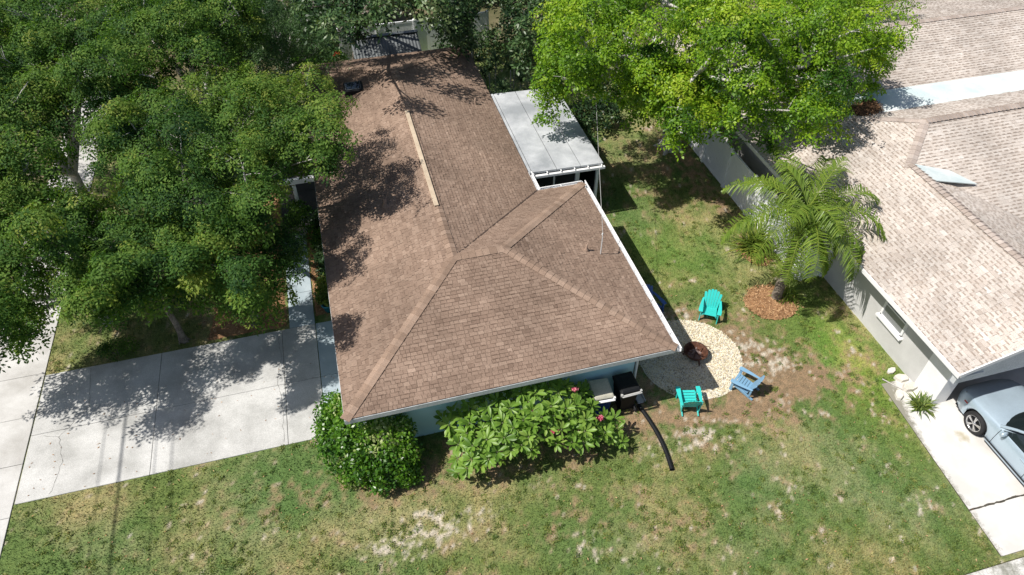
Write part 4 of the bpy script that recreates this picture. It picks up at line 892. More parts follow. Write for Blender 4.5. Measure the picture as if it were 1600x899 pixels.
# ------------------------------------------------------------------ overhead cables
def cable(name, label, a, b, r, sag, mat, n=20):
    a, b = Vector(a), Vector(b); pts = [a.lerp(b, k / n) - Vector((0, 0, sag * 4 * (k / n) * (1 - k / n))) for k in range(n + 1)]
    return tag(MB().tube(pts, r, 6, False).build(name, mat), label, 'cable', 'overhead cables')
cable('service_cable', 'pale service cable running from the roof mast to the back trees', (6.70, 14.72, 3.47), (13.6, 36.5, 7.2), .007, .35, M['wire_white'])
tag(MB().tube([(13.6, 36.5, -.2), (13.6, 36.5, 7.6)], [.14, .11], 10).build('utility_pole', M['bark']), 'timber pole carrying the service cable behind the trees', 'pole')
for lb, x, h, r in (('thick street cable whose shadow crosses the driveway', -13.65, 9.0, .028), ('highest thin street cable left of the sidewalk', -13.15, 10.2, .013), ('lower street cable nearest the driveway', -12.2, 8.2, .011), ('outermost street cable over the kerb', -14.3, 9.2, .011)):
    cable('street_cable', lb, (x + .25, -14, h + .4), (x - .35, 62, h + .4), r, .6, M['wire_dark'], 24)
for y, lb in ((-14, 'utility pole by the street behind the viewer'), (62, 'far utility pole at the end of the street')): 
    tag(MB().tube([(-13.3, y, -.2), (-13.3, y, 11.2)], [.17, .12], 10).box((-14.6, y - .06, 9.0), (-12.0, y + .06, 9.15)).build('utility_pole', M['bark']), lb, 'pole')

PUFFS={
 'near':[(-7.08,17.09,4.32,0.51),(-11.03,16.80,4.98,0.87),(-7.97,17.99,5.06,0.62),(-5.56,16.63,4.64,0.80),(-9.01,13.93,4.60,0.73),(-6.98,15.94,4.49,0.76),(-10.20,17.66,4.35,0.65),(-3.87,15.19,5.02,0.42),(-10.62,16.16,3.80,0.66),(-4.09,14.82,4.42,0.58),(-11.69,15.36,3.62,0.70),(-10.70,15.05,4.16,0.60),(-4.95,14.55,5.10,0.63),(-9.51,15.54,4.43,0.84),(-3.89,16.29,4.96,0.69),(-8.30,15.62,5.27,0.79),(-3.16,17.12,3.16,0.85),(-9.98,15.69,4.99,0.71),(-9.50,16.58,4.24,0.86),(-6.86,18.29,4.28,0.87),(-11.25,17.20,5.63,0.53),(-2.96,13.56,5.42,0.51),(-6.32,13.44,5.38,0.45),(-8.60,14.93,3.79,0.64),(-11.29,16.54,4.53,0.84),(-5.81,14.11,5.57,0.57),(-9.33,18.11,5.24,0.80),(-4.73,16.26,4.67,0.61),(-7.40,15.44,6.29,0.56),(-8.89,15.94,3.96,0.71),(-2.77,16.05,5.01,0.43),(-11.31,18.29,4.96,0.68),(-2.32,16.24,3.87,0.55),(-10.51,16.97,4.86,0.77),(-9.67,17.72,5.02,0.73),(-11.50,16.27,4.09,0.80),(-7.45,17.33,4.91,0.56),(-9.38,15.74,3.66,0.53),(-8.49,17.21,4.25,0.58),(-5.68,15.24,5.00,0.43),(-9.15,19.19,4.44,0.52),(-9.49,13.81,4.90,0.67),(-9.14,17.03,4.95,0.85),(-11.20,15.12,4.50,0.90),(-7.28,15.36,4.53,0.60),(-3.25,14.80,3.41,0.70),(-2.51,15.68,3.31,0.70),(-10.31,18.38,5.16,0.51),(-5.69,14.24,4.70,0.56),(-4.21,14.25,5.51,0.43),(-6.22,16.68,4.68,0.65),(-3.67,14.52,4.11,0.74),(-4.80,15.06,4.01,0.57),(-9.75,16.78,5.55,0.83),(-3.33,15.82,4.74,0.69),(-7.30,18.01,5.05,0.69),(-7.37,16.32,5.01,0.47)],
 'mid':[(-5.06,17.54,5.96,0.69),(-1.41,18.50,5.36,0.62),(-2.45,19.70,6.29,0.91),(-4.20,18.08,6.78,0.85),(-0.56,18.09,5.99,0.85),(-6.86,20.72,5.49,0.61),(-2.85,17.35,5.93,0.74),(-2.88,19.89,5.54,0.90),(-4.65,16.97,5.53,0.91),(-3.62,19.84,5.18,0.89),(-2.38,18.44,5.77,0.65),(-3.39,16.53,5.07,0.58),(-6.18,20.65,5.27,0.78),(-1.67,20.12,6.10,0.75),(-4.43,19.90,4.85,0.56),(-3.91,21.31,5.88,1.03),(-3.69,18.03,5.20,0.56),(-5.96,19.98,6.36,0.53),(-6.59,19.94,4.84,0.93),(-0.91,21.10,5.72,0.97),(-4.96,20.51,6.09,0.85),(-2.29,17.84,5.11,0.64),(-2.54,16.03,5.57,0.71),(-0.41,19.19,6.09,0.72),(-0.61,17.82,5.48,0.48),(-5.47,19.88,5.19,1.06),(-3.98,20.47,5.65,0.59),(-1.67,19.05,5.83,0.83),(-5.96,22.23,5.68,0.90),(-3.15,21.79,5.73,1.00),(-5.40,17.10,5.47,0.65),(-4.05,16.40,5.49,0.77),(-2.30,21.30,5.98,0.69)],
 'far':[(-10.62,24.37,6.54,1.11),(-13.81,33.14,6.32,1.14),(-11.53,22.79,5.61,1.14),(-13.68,30.79,6.33,0.80),(-8.34,25.30,6.03,1.16),(-10.90,27.80,7.65,1.27),(-5.19,23.47,6.51,0.99),(-11.90,22.39,4.92,0.84),(-3.92,25.86,6.53,1.16),(-8.54,22.34,5.59,0.66),(-11.81,26.35,6.25,1.03),(-6.61,27.98,7.07,0.89),(-10.19,24.19,5.48,0.94),(-11.44,28.39,6.61,1.18),(-10.89,26.20,5.37,1.05),(-14.17,29.99,5.47,0.80),(-12.26,23.38,6.09,1.19),(-12.97,29.60,5.79,1.20),(-5.08,25.12,7.01,0.62),(-6.57,22.22,6.90,1.09),(-12.16,22.51,5.52,0.93),(-8.12,27.76,6.64,1.32),(-9.29,21.18,5.60,0.95),(-9.92,30.55,7.03,1.43),(-6.00,22.89,5.95,0.86),(-7.35,22.25,6.72,0.62),(-4.56,26.95,7.47,0.72),(-8.53,22.48,6.36,0.64),(-4.33,24.19,7.02,1.03),(-9.34,19.64,5.21,0.86),(-5.61,26.32,7.49,1.16),(-8.65,32.04,6.28,1.01),(-10.22,28.70,7.09,1.04),(-12.74,26.65,5.95,1.02),(-10.87,19.77,4.88,0.92),(-6.36,23.85,6.59,0.60),(-3.91,32.03,6.04,0.90),(-12.39,21.20,4.94,0.83),(-7.17,27.00,6.62,0.88),(-9.47,28.01,6.90,1.13),(-13.23,25.34,5.74,1.10),(-10.79,26.89,5.76,1.11),(-4.45,26.34,6.86,0.95),(-10.91,24.31,5.53,1.17),(-10.29,27.71,5.42,0.91),(-7.00,22.21,6.05,0.62),(-7.29,24.92,6.71,0.63),(-10.94,18.74,5.60,0.57),(-8.29,18.74,6.22,0.90),(-2.70,24.96,7.17,1.05),(-11.02,23.22,6.00,0.73),(-10.40,20.28,5.64,0.89),(-11.03,23.11,4.95,0.76),(-13.18,28.09,7.04,0.95),(-5.94,22.60,6.63,0.89),(-12.02,25.40,5.72,0.83),(-6.12,26.69,6.42,0.70),(-7.96,22.66,5.23,1.09),(-3.83,22.65,6.65,0.82),(-9.06,22.03,4.91,1.02),(-10.68,26.23,6.79,0.97),(-2.60,26.48,5.91,0.64),(-9.90,26.85,6.76,1.08),(-14.76,33.21,6.31,1.28),(-8.41,18.35,5.52,0.87),(-3.72,26.07,7.39,0.73),(-4.86,23.86,6.83,0.98),(-8.53,23.69,5.47,0.79),(-8.74,26.36,6.76,1.32),(-2.46,28.04,6.80,0.86),(-9.06,25.25,5.98,0.97),(-11.07,31.79,6.81,0.94),(-9.45,18.65,5.35,0.90),(-5.60,23.92,6.93,1.09),(-3.31,25.15,6.37,0.93),(-9.07,30.12,6.77,0.97),(-3.37,25.08,5.63,1.01),(-13.21,31.04,6.02,1.18),(-6.46,22.35,6.33,0.62),(-7.37,30.19,6.88,0.78),(-13.59,26.83,5.68,1.24),(-9.60,21.52,6.22,1.01),(-12.46,21.90,5.32,0.82),(-9.14,18.98,6.33,0.64),(-11.49,20.55,5.11,1.06),(-6.27,29.74,7.06,0.85),(-11.37,30.47,7.26,0.86),(-8.09,30.82,5.97,1.36),(-9.43,24.45,6.15,0.81),(-9.30,29.87,6.22,1.29),(-3.06,26.11,7.26,0.76),(-6.63,28.11,6.46,0.89),(-8.63,24.95,6.74,0.78),(-8.20,25.79,6.58,1.03),(-12.65,25.42,5.68,1.10),(-11.08,24.60,5.92,0.95),(-3.93,24.92,6.28,1.04),(-5.55,29.79,6.98,0.80),(-11.36,26.93,5.99,0.75),(-9.04,22.00,5.93,1.16),(-13.22,26.58,6.43,0.81),(-10.64,20.87,4.60,1.07),(-11.36,22.76,6.29,1.10),(-11.79,30.93,6.09,1.55),(-6.52,25.06,6.64,1.02),(-5.37,27.93,6.50,1.02)],
 'feather':[(-0.88,26.35,5.52,0.66),(-1.39,27.65,3.81,0.54),(-1.85,27.44,4.77,0.79),(-2.27,27.33,4.44,0.79),(-0.39,26.62,4.96,0.49),(-2.52,27.97,5.14,0.43),(-2.56,32.42,3.87,0.77),(-1.84,28.85,4.96,0.68),(-1.00,26.82,4.65,0.57),(-0.14,25.68,4.76,0.47),(-1.09,31.30,4.24,0.70),(-1.42,30.57,4.05,0.71),(-1.70,27.04,4.45,0.52),(-1.99,26.16,4.30,0.69),(-0.74,26.13,4.47,0.56),(-1.57,31.34,4.69,0.89),(-2.10,28.31,4.80,0.60),(-2.69,29.54,3.95,0.66),(-1.35,27.99,4.50,0.68),(0.08,25.59,5.23,0.65)],
 'broad':[(4.72,30.06,5.59,0.76),(5.32,27.99,6.35,0.87),(2.31,28.40,5.70,0.57),(2.04,24.31,6.73,0.69),(0.81,25.22,6.21,0.69),(2.45,29.13,5.98,0.47),(6.22,27.82,6.27,0.62),(0.36,27.17,5.88,0.62),(-0.61,29.29,6.33,0.69),(3.13,31.06,6.09,0.73),(0.89,27.99,6.27,0.47),(5.45,26.68,6.16,0.50),(-0.02,27.78,6.03,0.56),(3.33,30.10,5.69,0.68),(-1.06,31.48,6.45,0.57),(0.96,31.78,6.13,0.62),(3.80,26.69,7.25,0.62),(3.48,27.49,6.21,0.58),(0.54,30.03,6.03,0.71),(6.01,29.70,6.13,0.90),(3.39,26.40,5.72,0.57),(5.01,28.63,6.80,0.56),(1.62,31.39,6.13,0.62),(1.27,25.85,6.56,0.80),(4.66,26.28,5.81,0.61),(7.14,31.08,5.71,0.85),(3.01,27.22,5.82,0.50),(1.38,28.65,6.58,0.71),(-0.02,32.25,5.68,0.76),(4.10,26.58,6.36,0.56),(3.83,25.34,6.24,0.80),(0.33,22.74,7.00,0.66),(3.78,30.62,6.29,0.51),(-0.29,25.63,6.39,0.77),(1.52,25.78,6.14,0.58),(2.40,29.87,6.66,0.79),(1.52,27.17,6.59,0.83),(-0.51,28.21,6.21,0.64),(-0.63,30.52,6.41,0.54),(4.91,27.56,6.04,0.44),(2.08,29.90,6.20,0.53),(2.74,26.46,6.60,0.63),(1.22,24.98,5.95,0.52),(0.06,27.99,6.45,0.51)],
 'backright':[(4.99,29.19,4.22,0.57),(6.30,30.69,4.84,0.56),(5.88,29.89,4.29,0.49),(7.71,33.92,3.87,0.49),(5.30,28.44,4.24,0.44),(6.66,33.86,4.08,0.66),(4.89,27.70,3.99,0.42),(6.70,31.12,4.09,0.66),(5.34,30.59,4.32,0.38),(4.82,28.50,4.01,0.62),(5.86,28.92,4.14,0.39),(6.35,29.74,4.18,0.53),(5.94,31.04,4.34,0.58),(5.56,28.16,3.94,0.50),(6.24,33.34,3.92,0.73),(7.28,34.09,4.16,0.63),(6.97,31.34,4.37,0.51),(5.40,28.01,3.61,0.46),(6.19,33.74,4.43,0.48)],
 'backdark':[(8.84,28.94,5.04,0.61),(8.08,26.41,3.94,0.52),(8.38,32.59,3.56,0.69),(8.81,28.71,3.72,0.64),(8.69,31.58,4.61,0.57),(10.08,31.81,4.44,0.69),(8.83,27.10,4.88,0.65),(11.17,33.41,3.10,0.54),(10.66,30.38,4.72,0.56),(8.79,26.85,4.08,0.62),(7.39,25.64,4.84,0.47),(7.93,29.16,4.01,0.69),(9.40,31.54,4.84,0.47),(8.33,30.87,3.73,0.46),(7.30,25.65,3.95,0.59),(9.31,31.87,3.49,0.62),(8.66,33.25,4.37,0.71),(8.95,26.70,4.56,0.36),(11.84,35.04,3.31,0.87),(9.24,30.55,3.46,0.81),(8.44,30.37,4.51,0.44),(10.75,31.05,3.52,0.62),(9.58,29.72,4.28,0.40),(8.71,33.84,3.59,0.45),(11.22,30.83,4.89,0.53),(8.77,29.81,5.09,0.43),(7.34,27.00,4.53,0.51)],
 'ficus':[(19.45,21.95,5.80,0.62),(12.34,24.02,6.34,0.91),(10.13,20.08,4.39,0.73),(13.55,23.61,6.63,0.81),(13.31,15.74,5.77,0.58),(13.32,18.50,6.15,0.77),(22.18,25.01,5.11,0.89),(12.06,18.23,5.61,0.63),(11.16,19.65,6.13,0.88),(15.88,19.61,6.07,0.78),(15.33,18.26,4.72,0.81),(16.27,24.43,6.58,1.03),(7.22,21.57,4.92,0.63),(10.07,19.93,6.00,0.51),(15.25,17.36,5.52,0.80),(15.28,22.67,6.35,0.78),(15.69,19.75,4.47,0.70),(21.02,25.70,5.62,0.89),(7.48,20.44,6.86,0.87),(10.01,19.71,6.96,0.75),(17.60,21.44,6.87,0.83),(14.56,18.38,4.49,0.81),(9.59,21.22,6.21,0.86),(18.77,22.05,5.35,0.66),(12.25,21.99,6.18,0.61),(14.41,19.02,6.88,0.90),(10.55,23.88,6.99,0.52),(8.59,23.13,6.48,0.87),(11.63,16.62,5.76,0.71),(9.60,20.44,5.58,0.88),(15.49,18.04,6.36,0.91),(9.57,26.25,5.97,0.62),(16.40,22.76,6.91,0.92),(9.83,19.47,5.68,0.72),(15.37,19.27,5.78,0.66),(17.47,18.86,6.59,0.87),(10.54,16.79,7.88,0.50),(8.80,21.99,6.60,0.84),(17.82,19.55,4.78,0.93),(12.17,19.08,7.44,0.60),(8.29,19.58,6.36,0.51),(14.35,23.56,5.89,0.66),(11.53,16.32,6.60,0.73),(15.59,26.52,5.95,0.82),(19.12,24.95,5.70,1.18),(15.85,18.81,5.31,0.67),(24.45,27.10,4.70,1.38),(14.58,20.63,6.53,0.70),(20.05,22.14,3.94,1.04),(14.99,19.73,5.42,0.73),(12.59,16.46,5.02,0.85),(7.88,19.53,5.91,0.52),(10.83,23.38,6.55,0.79),(11.66,19.57,7.21,0.66),(7.22,21.08,6.00,0.85),(7.17,21.72,3.99,0.62),(16.03,22.41,6.20,0.77),(12.52,18.29,7.37,0.49),(18.01,23.17,5.43,1.08),(12.38,24.93,6.55,1.05),(9.81,22.07,6.72,0.74),(11.44,28.61,5.74,0.70),(14.86,27.23,5.91,0.75),(12.22,18.36,6.45,0.85),(10.37,25.47,6.03,0.99),(15.03,20.75,5.44,1.01),(9.27,22.44,5.66,0.83),(15.09,23.49,6.52,0.62),(7.74,21.30,4.61,0.85),(10.50,18.61,5.41,0.63),(11.64,20.78,6.16,0.95),(17.89,18.61,6.01,0.56),(12.14,21.58,6.96,0.59),(22.49,23.99,4.70,1.09),(7.22,19.29,6.52,0.57),(15.63,17.48,4.62,0.74),(18.77,19.58,4.60,0.64),(14.96,18.44,7.28,0.90),(13.89,18.55,5.43,0.57),(17.31,21.23,6.40,0.92),(16.06,25.53,6.28,1.17),(17.63,20.31,5.62,0.77),(20.36,23.77,6.43,0.95),(7.79,22.62,6.35,0.94),(10.67,19.45,4.07,0.52),(9.92,21.46,4.57,0.70),(11.47,19.20,4.85,0.58),(10.43,19.88,5.08,0.59),(10.97,18.03,4.80,0.61),(10.27,21.03,4.08,0.45),(12.11,18.53,4.42,0.62),(10.40,18.71,5.35,0.57),(10.97,19.72,5.38,0.50),(11.59,19.06,5.34,0.60),(12.82,21.16,4.58,0.58),(10.40,21.02,4.80,0.51),(12.60,19.80,4.19,0.55),(10.10,19.28,4.93,0.44),(10.21,17.54,4.83,0.64)],
}

# ------------------------------------------------------------------ trees
OAK = dict(sprays=94, per=19, ll=.095, lw=.046, sr=.15, flat=.62, tint_sd=.17, leaf_sd=.3, jit=.24, droop=.45, up=.42, inner=.80, zmin=-.25, lobe=1.0)
nr = PUFFS['near']
tree('spreading_tree', 'leftmost spreading tree leaning over the sidewalk', [p for p in nr if p[0] < -7.4], (-8.5, 18.6, 0), (-8.4, 18.0, 1.9), M['leaf_oak'], M['pale_bark'], 21, nl=5, tr=.16, bare=6, **OAK)
tree('spreading_tree', 'spreading tree with thin trunk at the upper edge of the driveway', [p for p in nr if -7.4 <= p[0] < -4.4], (-6.1, 17.05, 0), (-6.2, 17.1, 1.7), M['leaf_oak'], M['bark'], 22, nl=5, tr=.11, bare=2, **OAK)
tree('spreading_tree', 'spreading tree growing from the mulch bed beside the front walk', [p for p in nr if p[0] >= -4.4], (-3.9, 17.15, 0), (-3.8, 17.5, 1.8), M['leaf_oak'], M['bark'], 23, nl=5, tr=.10, **OAK)
tree('spreading_tree', 'broad spreading tree whose crown overhangs the brown roof', PUFFS['mid'], (-5.4, 21.0, 0), (-4.9, 20.6, 2.6), M['leaf_oak'], M['pale_bark'], 24, nl=7, tr=.2, bare=3, **OAK)
fa = PUFFS['far']
tree('spreading_tree', 'pale-limbed spreading tree at the top left by the street', [p for p in fa if p[0] < -6.6], (-9.6, 24.2, 0), (-9.3, 23.6, 2.6), M['leaf_oak'], M['pale_bark'], 25, nl=8, tr=.22, bare=16, **OAK)
tree('spreading_tree', 'spreading tree behind the broad one at the top of the picture', [p for p in fa if p[0] >= -6.6], (-5.2, 26.8, 0), (-5.0, 26.4, 2.8), M['leaf_oak'], M['pale_bark'], 26, nl=7, tr=.2, bare=6, **OAK)
tree('feathery_tree', 'blue-green feathery tree by the far left roof corner', PUFFS['feather'], (-2.0, 30.2, 0), (-1.9, 30.0, 2.2), M['leaf_feather'], M['pale_bark'], 27, nl=5, tr=.12, sprays=46, per=24, ll=.10, lw=.022, sr=.2, flat=.7, tint_sd=.12, jit=.4, droop=.5)
BRD = dict(sprays=22, per=14, ll=.17, lw=.08, sr=.22, flat=.7, tint_sd=.17, jit=.5)
tree('broadleaf_tree', 'dark broad-leaved tree over the garden shed', PUFFS['broad'], (1.0, 33.2, 0), (1.6, 31.6, 3.4), M['leaf_broad'], M['bark'], 28, nl=5, tr=.16, **BRD)
tree('broadleaf_tree', 'broad-leaved tree at the far right roof corner', PUFFS['backright'], (6.4, 30.8, 0), (6.3, 30.4, 2.0), M['leaf_broad'], M['bark'], 29, nl=4, tr=.11, **BRD)
tree('broadleaf_tree', 'dark leafy tree between the patio and the bright green tree', PUFFS['backdark'], (9.0, 29.2, 0), (9.0, 28.6, 1.9), M['leaf_broad'], M['bark'], 30, nl=5, tr=.12, **BRD)
tree('ficus_tree', 'huge bright green tree with flared grey trunk beside the white fence', PUFFS['ficus'], (13.1, 23.0, 0), (13.0, 23.2, 2.3), M['leaf_ficus'], M['pale_bark'], 31, nl=11, tr=.36, bare=4, sprays=74, per=15, ll=.11, lw=.062, sr=.135, lobe=.8, flat=.78, tint_sd=.16, leaf_sd=.4, jit=.32, droop=.5, up=.4, inner=.8, zmin=-.4)
# far wood behind the plots
fw = []
rd = random.Random(5)
for k in range(70):
    x = rd.uniform(-16, 18); y = rd.uniform(35.2, 41)
    if not 2.6 < x < 6.4: fw.append((x, y, rd.uniform(.8, 4.2), rd.uniform(1.0, 1.6)))
for k in range(90):
    x = rd.uniform(-34, 50); y = rd.uniform(40, 62) if not (4 < x < 24) else rd.uniform(52, 64); fw.append((x, y, rd.uniform(2.2, 6.0), rd.uniform(1.2, 2.2)))
V, ti = leaves(fw, 70, 10, .34, .17, .4, 77, flat=.8); tag(obj('distant_wood', npmesh('distant_wood', V, 4, M['leaf_broad'], ti)), 'mass of dark tree crowns beyond the back fence', 'wood', kind='stuff')

# ------------------------------------------------------------------ shrubs by the front wall
sh_p = [(-1.65, 12.3, 1.0, .55), (-1.75, 11.7, .8, .55), (-1.6, 11.1, .9, .6), (-1.35, 12.0, 1.45, .5), (-1.2, 11.3, 1.35, .6), (-1.0, 10.75, .8, .65), (-.45, 10.6, .75, .65), (-.12, 10.75, .8, .5), (-.6, 11.05, 1.2, .6), (-.05, 11.1, 1.2, .38), (-1.4, 10.75, .5, .5), (-.7, 10.35, .4, .45), (-.1, 10.4, .35, .4), (-1.75, 11.9, .4, .45), (-1.85, 12.4, .5, .4)]
s1 = empty('round_shrub', (-.9, 11.2, 0)); tag(s1, 'dense glossy green shrub rounding the near left house corner', 'shrub')
V, ti = leaves([(x + .9, y - 11.2, z, r) for x, y, z, r in sh_p], 120, 9, .105, .062, .10, 41, flat=.9, tint_sd=.17, jit=.6, inner=.75, zmin=-.8, up=.4)
obj('foliage', npmesh('foliage', V, 4, M['leaf_shrub'], ti), s1)
mb = MB(); rd = random.Random(9)
for x, y, z, r in sh_p: mb.tube([(rd.uniform(-.4, .4), rd.uniform(-.2, .2), 0), ((x + .9) * .6, (y - 11.2) * .6, z * .5), (x + .9, y - 11.2, z)], [.03, .02, .008], 5, False)
mb.build('stems', M['bark'], s1)

def leafshape(L, W, curl=.12):
    """one broad leaf, 6 segments of midrib with a fold and a curve"""
    pr = [(0, .04), (.15, .32), (.4, .8), (.65, 1.0), (.85, .72), (1, .05)]; vs = []
    for t, w_ in pr:
        z = L * (curl * t - 1.9 * curl * t * t); vs += [(-W / 2 * w_, L * t, z + W * .16 * w_), (0, L * t, z), (W / 2 * w_, L * t, z + W * .16 * w_)]
    f = []
    for i in range(5):
        f += [(3 * i, 3 * i + 1, 3 * i + 4, 3 * i + 3), (3 * i + 1, 3 * i + 2, 3 * i + 5, 3 * i + 4)]
    return vs, f
pl = empty('plumeria_shrub', (3.2, 10.75, 0)); tag(pl, 'wide light green shrub of leaf rosettes with pink flowers before the blue wall', 'shrub')
rd = random.Random(14); ros = []
tries = 0
while len(ros) < 104 and tries < 20000:
    tries += 1
    x = rd.uniform(-2.08, 2.45); y = rd.uniform(-1.1, .6); z = .55 + 1.3 * (1 - (x / 2.9) ** 2) * (1 - (abs(y + .05) / 1.5) ** 2) + rd.uniform(-.25, .12)
    z *= .82 if x > 1.5 else 1
    if x > 1.95 and y > -.5: continue
    if all((Vector((x, y, z)) - q).length > .275 for q in ros): ros.append(Vector((x, y, z)))
mb = MB(); hub = [Vector((h, .15, .25)) for h in (-1.7, -.8, .1, .9, 1.7)]
for h in hub: mb.tube([(h.x * .95, .2, -.05), (h.x * .97, .18, .1), h], [.07, .055, .045], 7)
for q in ros:
    h = min(hub, key=lambda s: (s - q).length); mb.tube(curve(h, q, (0, 0, .1), 4), [.035, .03, .025, .022, .02], 6)
mb.build('stems', M['plumeria_stem'], pl)
shapes = [leafshape(L, W) for L, W in ((.26, .088), (.31, .10), (.21, .076))]
lme = {}
for i, (v, f) in enumerate(shapes):
    for k in range(6): lme[i, k] = MB().add(v, f, True).mesh('leaf', M['leaf_plumeria'], (k + .5) / 6)
lv_all = []
for q in ros:
    n = rd.randint(12, 18); a0 = rd.uniform(0, 6.28); tilt = Vector((q.x * .12 + rd.gauss(0, .15), q.y * .25 - .1 + rd.gauss(0, .15), 1)).normalized(); tq = Vector((0, 0, 1)).rotation_difference(tilt).to_matrix().to_4x4(); tb = rd.gauss(.5, .16)
    for k in range(n):
        el = rd.uniform(-.45, .9) * (1 - .0 * k); Mx = Matrix.Translation(q) @ tq @ Matrix.Rotation(a0 + k * 2.399, 4, 'Z') @ Matrix.Translation((0, .03, rd.uniform(-.05, .05))) @ Matrix.Rotation(el, 4, 'X') @ Matrix.Rotation(rd.gauss(0, .25), 4, 'Y') @ Matrix.Diagonal((1, rd.uniform(.75, 1.1), 1, 1))
        lv_all.append((-(q.z * 1.2 - q.y), rd.randrange(3), min(5, max(0, int((tb + rd.gauss(0, .14)) * 6))), Mx))
lv_all.sort(key=lambda e: e[0]); far = MB(); ft = []
for i, (_, s_, k, Mx) in enumerate(lv_all):
    if i < 300: o = obj('leaf', lme[s_, k], pl); o.matrix_basis = Mx
    else: v, f = shapes[s_]; far.add([Mx @ Vector(p) for p in v], f, True); ft += [(k + .5) / 6] * len(f)
tag(far.build('lower_leaves', M['leaf_plumeria'], pl, tint=ft), kind='stuff')
pv, pf = leafshape(.075, .055, .3)
for i, (x, y, z) in enumerate(((1.45, .10, 1.58), (.62, -.72, 1.20), (.20, -.25, 1.62), (1.95, -.62, 1.0))):
    mb = MB()
    for c in range(5):
        cx = Vector((rd.uniform(-.06, .06), rd.uniform(-.06, .06), rd.uniform(-.02, .05)))
        for k in range(5):
            Mx = Matrix.Translation(Vector((x, y, z + .08)) + cx) @ Matrix.Rotation(k * 1.2566 + c, 4, 'Z') @ Matrix.Rotation(.35, 4, 'X'); mb.add([Mx @ Vector(p) for p in pv], pf, True)
    mb.build('flower_cluster', M['petal_pink'], pl, tint=[random.random() for _ in mb.f])

# ------------------------------------------------------------------ palm
def frond_mesh(name, L, rise, droop, side, seed, leaf=.5, dry=0.0, mat='leaf_palm'):
    g_ = np.random.default_rng(seed); n = 58; t = np.linspace(.10, 1, n); el = rise - droop * t ** 1.3
    ds = L / n; y = np.cumsum(np.cos(el) * ds); z = np.cumsum(np.sin(el) * ds); p = np.stack([side * t ** 2, y, z], 1)
    tg = unit(np.gradient(p, axis=0)); V = []; T = []
    for s in (-1, 1):
        ll = leaf * np.sin(np.clip(t * .92 + .12, 0, 1) * math.pi) ** .55 * g_.uniform(.8, 1.15, n)
        out = unit(np.stack([np.full(n, s * 1.0), np.zeros(n), np.zeros(n)], 1) + tg * .55 + np.stack([np.zeros(n), np.zeros(n), g_.uniform(-.25, .65, n)], 1))
        d2 = unit(out + np.stack([np.zeros(n), np.zeros(n), -g_.uniform(.5, 2.2, n)], 1)); mid = p + out * (ll * .5)[:, None]; end = mid + d2 * (ll * .55)[:, None]
        w_ = np.cross(unit(out), np.array([0, 0, 1.0])); w_ = unit(w_) * .0165
        V += [np.stack([p - w_ * .8, p + w_ * .8, mid + w_, mid - w_], 1), np.stack([mid - w_, mid + w_, end + w_ * .15, end - w_ * .15], 1)]
        tn = np.clip(.5 + g_.normal(0, .13, n) + dry, 0, 1); T += [tn, tn]
    k = np.arange(n - 1); wr = .016 * (1 - .8 * t); u_ = np.array([0, 0, 1.0])
    for ox in (np.array([1.0, 0, 0]), u_):
        V.append(np.stack([p[:-1] - ox * wr[:-1, None], p[:-1] + ox * wr[:-1, None], p[1:] + ox * wr[1:, None], p[1:] - ox * wr[1:, None]], 1)); T.append(np.full(n - 1, .85))
    return npmesh(name, np.concatenate(V), 4, M[mat], np.concatenate(T))
PB = Vector((12.80, 13.85, 0)); palm = empty('palm_tree', PB); tag(palm, 'feathery palm with arching fronds in the mulch island by the white fence', 'palm tree')
mb = MB(); hubp = Vector((.22, .25, 3.05)); pp = curve((0, 0, -.1), hubp, (.06, 0, 0), 14); mb.tube(pp, [.16 - .035 * k / 14 + (.012 if k % 2 else 0) for k in range(15)], 12)
mb.tube([hubp, hubp + Vector((0, 0, .5))], [.10, .05], 10); mb.build('trunk', M['palm_bark'], palm)
hub2 = hubp + Vector((0, 0, .35)); rd = random.Random(33)
FR = [(200, 2.3, .45, 2.2), (228, 2.2, .2, 2.0), (255, 2.3, .55, 2.3), (285, 2.4, .5, 2.3), (312, 2.4, .35, 2.1), (338, 2.5, .6, 1.9), (2, 2.6, .7, 1.8), (22, 2.4, .3, 1.7), (45, 2.6, .9, 1.7), (68, 2.4, .55, 1.6), (92, 2.5, 1.0, 1.6), (115, 2.4, .6, 1.7), (140, 2.4, .85, 1.9), (165, 2.6, .5, 2.0), (182, 2.3, .75, 2.1), (240, 2.1, .0, 2.2), (220, 1.9, -.1, 2.0), (300, 2.0, -.3, 1.4), (330, 1.9, -.25, 1.4), (270, 1.8, 1.1, 1.9), (215, 1.8, 1.15, 1.7), (20, 1.9, 1.25, 1.2), (130, 1.8, 1.3, 1.2)]
for i, (az, L, ri, dr) in enumerate(FR):
    o = obj('frond', frond_mesh('frond', L * rd.uniform(1.1, 1.3), ri, dr, rd.uniform(-.3, .3), 100 + i, .66, .12 if i in (15, 16, 17) else 0), palm); o.location = hub2 - Vector((0, 0, .25 if i in (15, 16, 17) else 0)); o.rotation_euler = (0, 0, R(az - 90))
V, ti = leaves([(.35, -.05, 3.35, .22)], 60, 6, .05, .03, .05, 5); obj('flower_spray', npmesh('flower_spray', V, 4, M['leaf_reed'], np.ones(len(V))), palm)
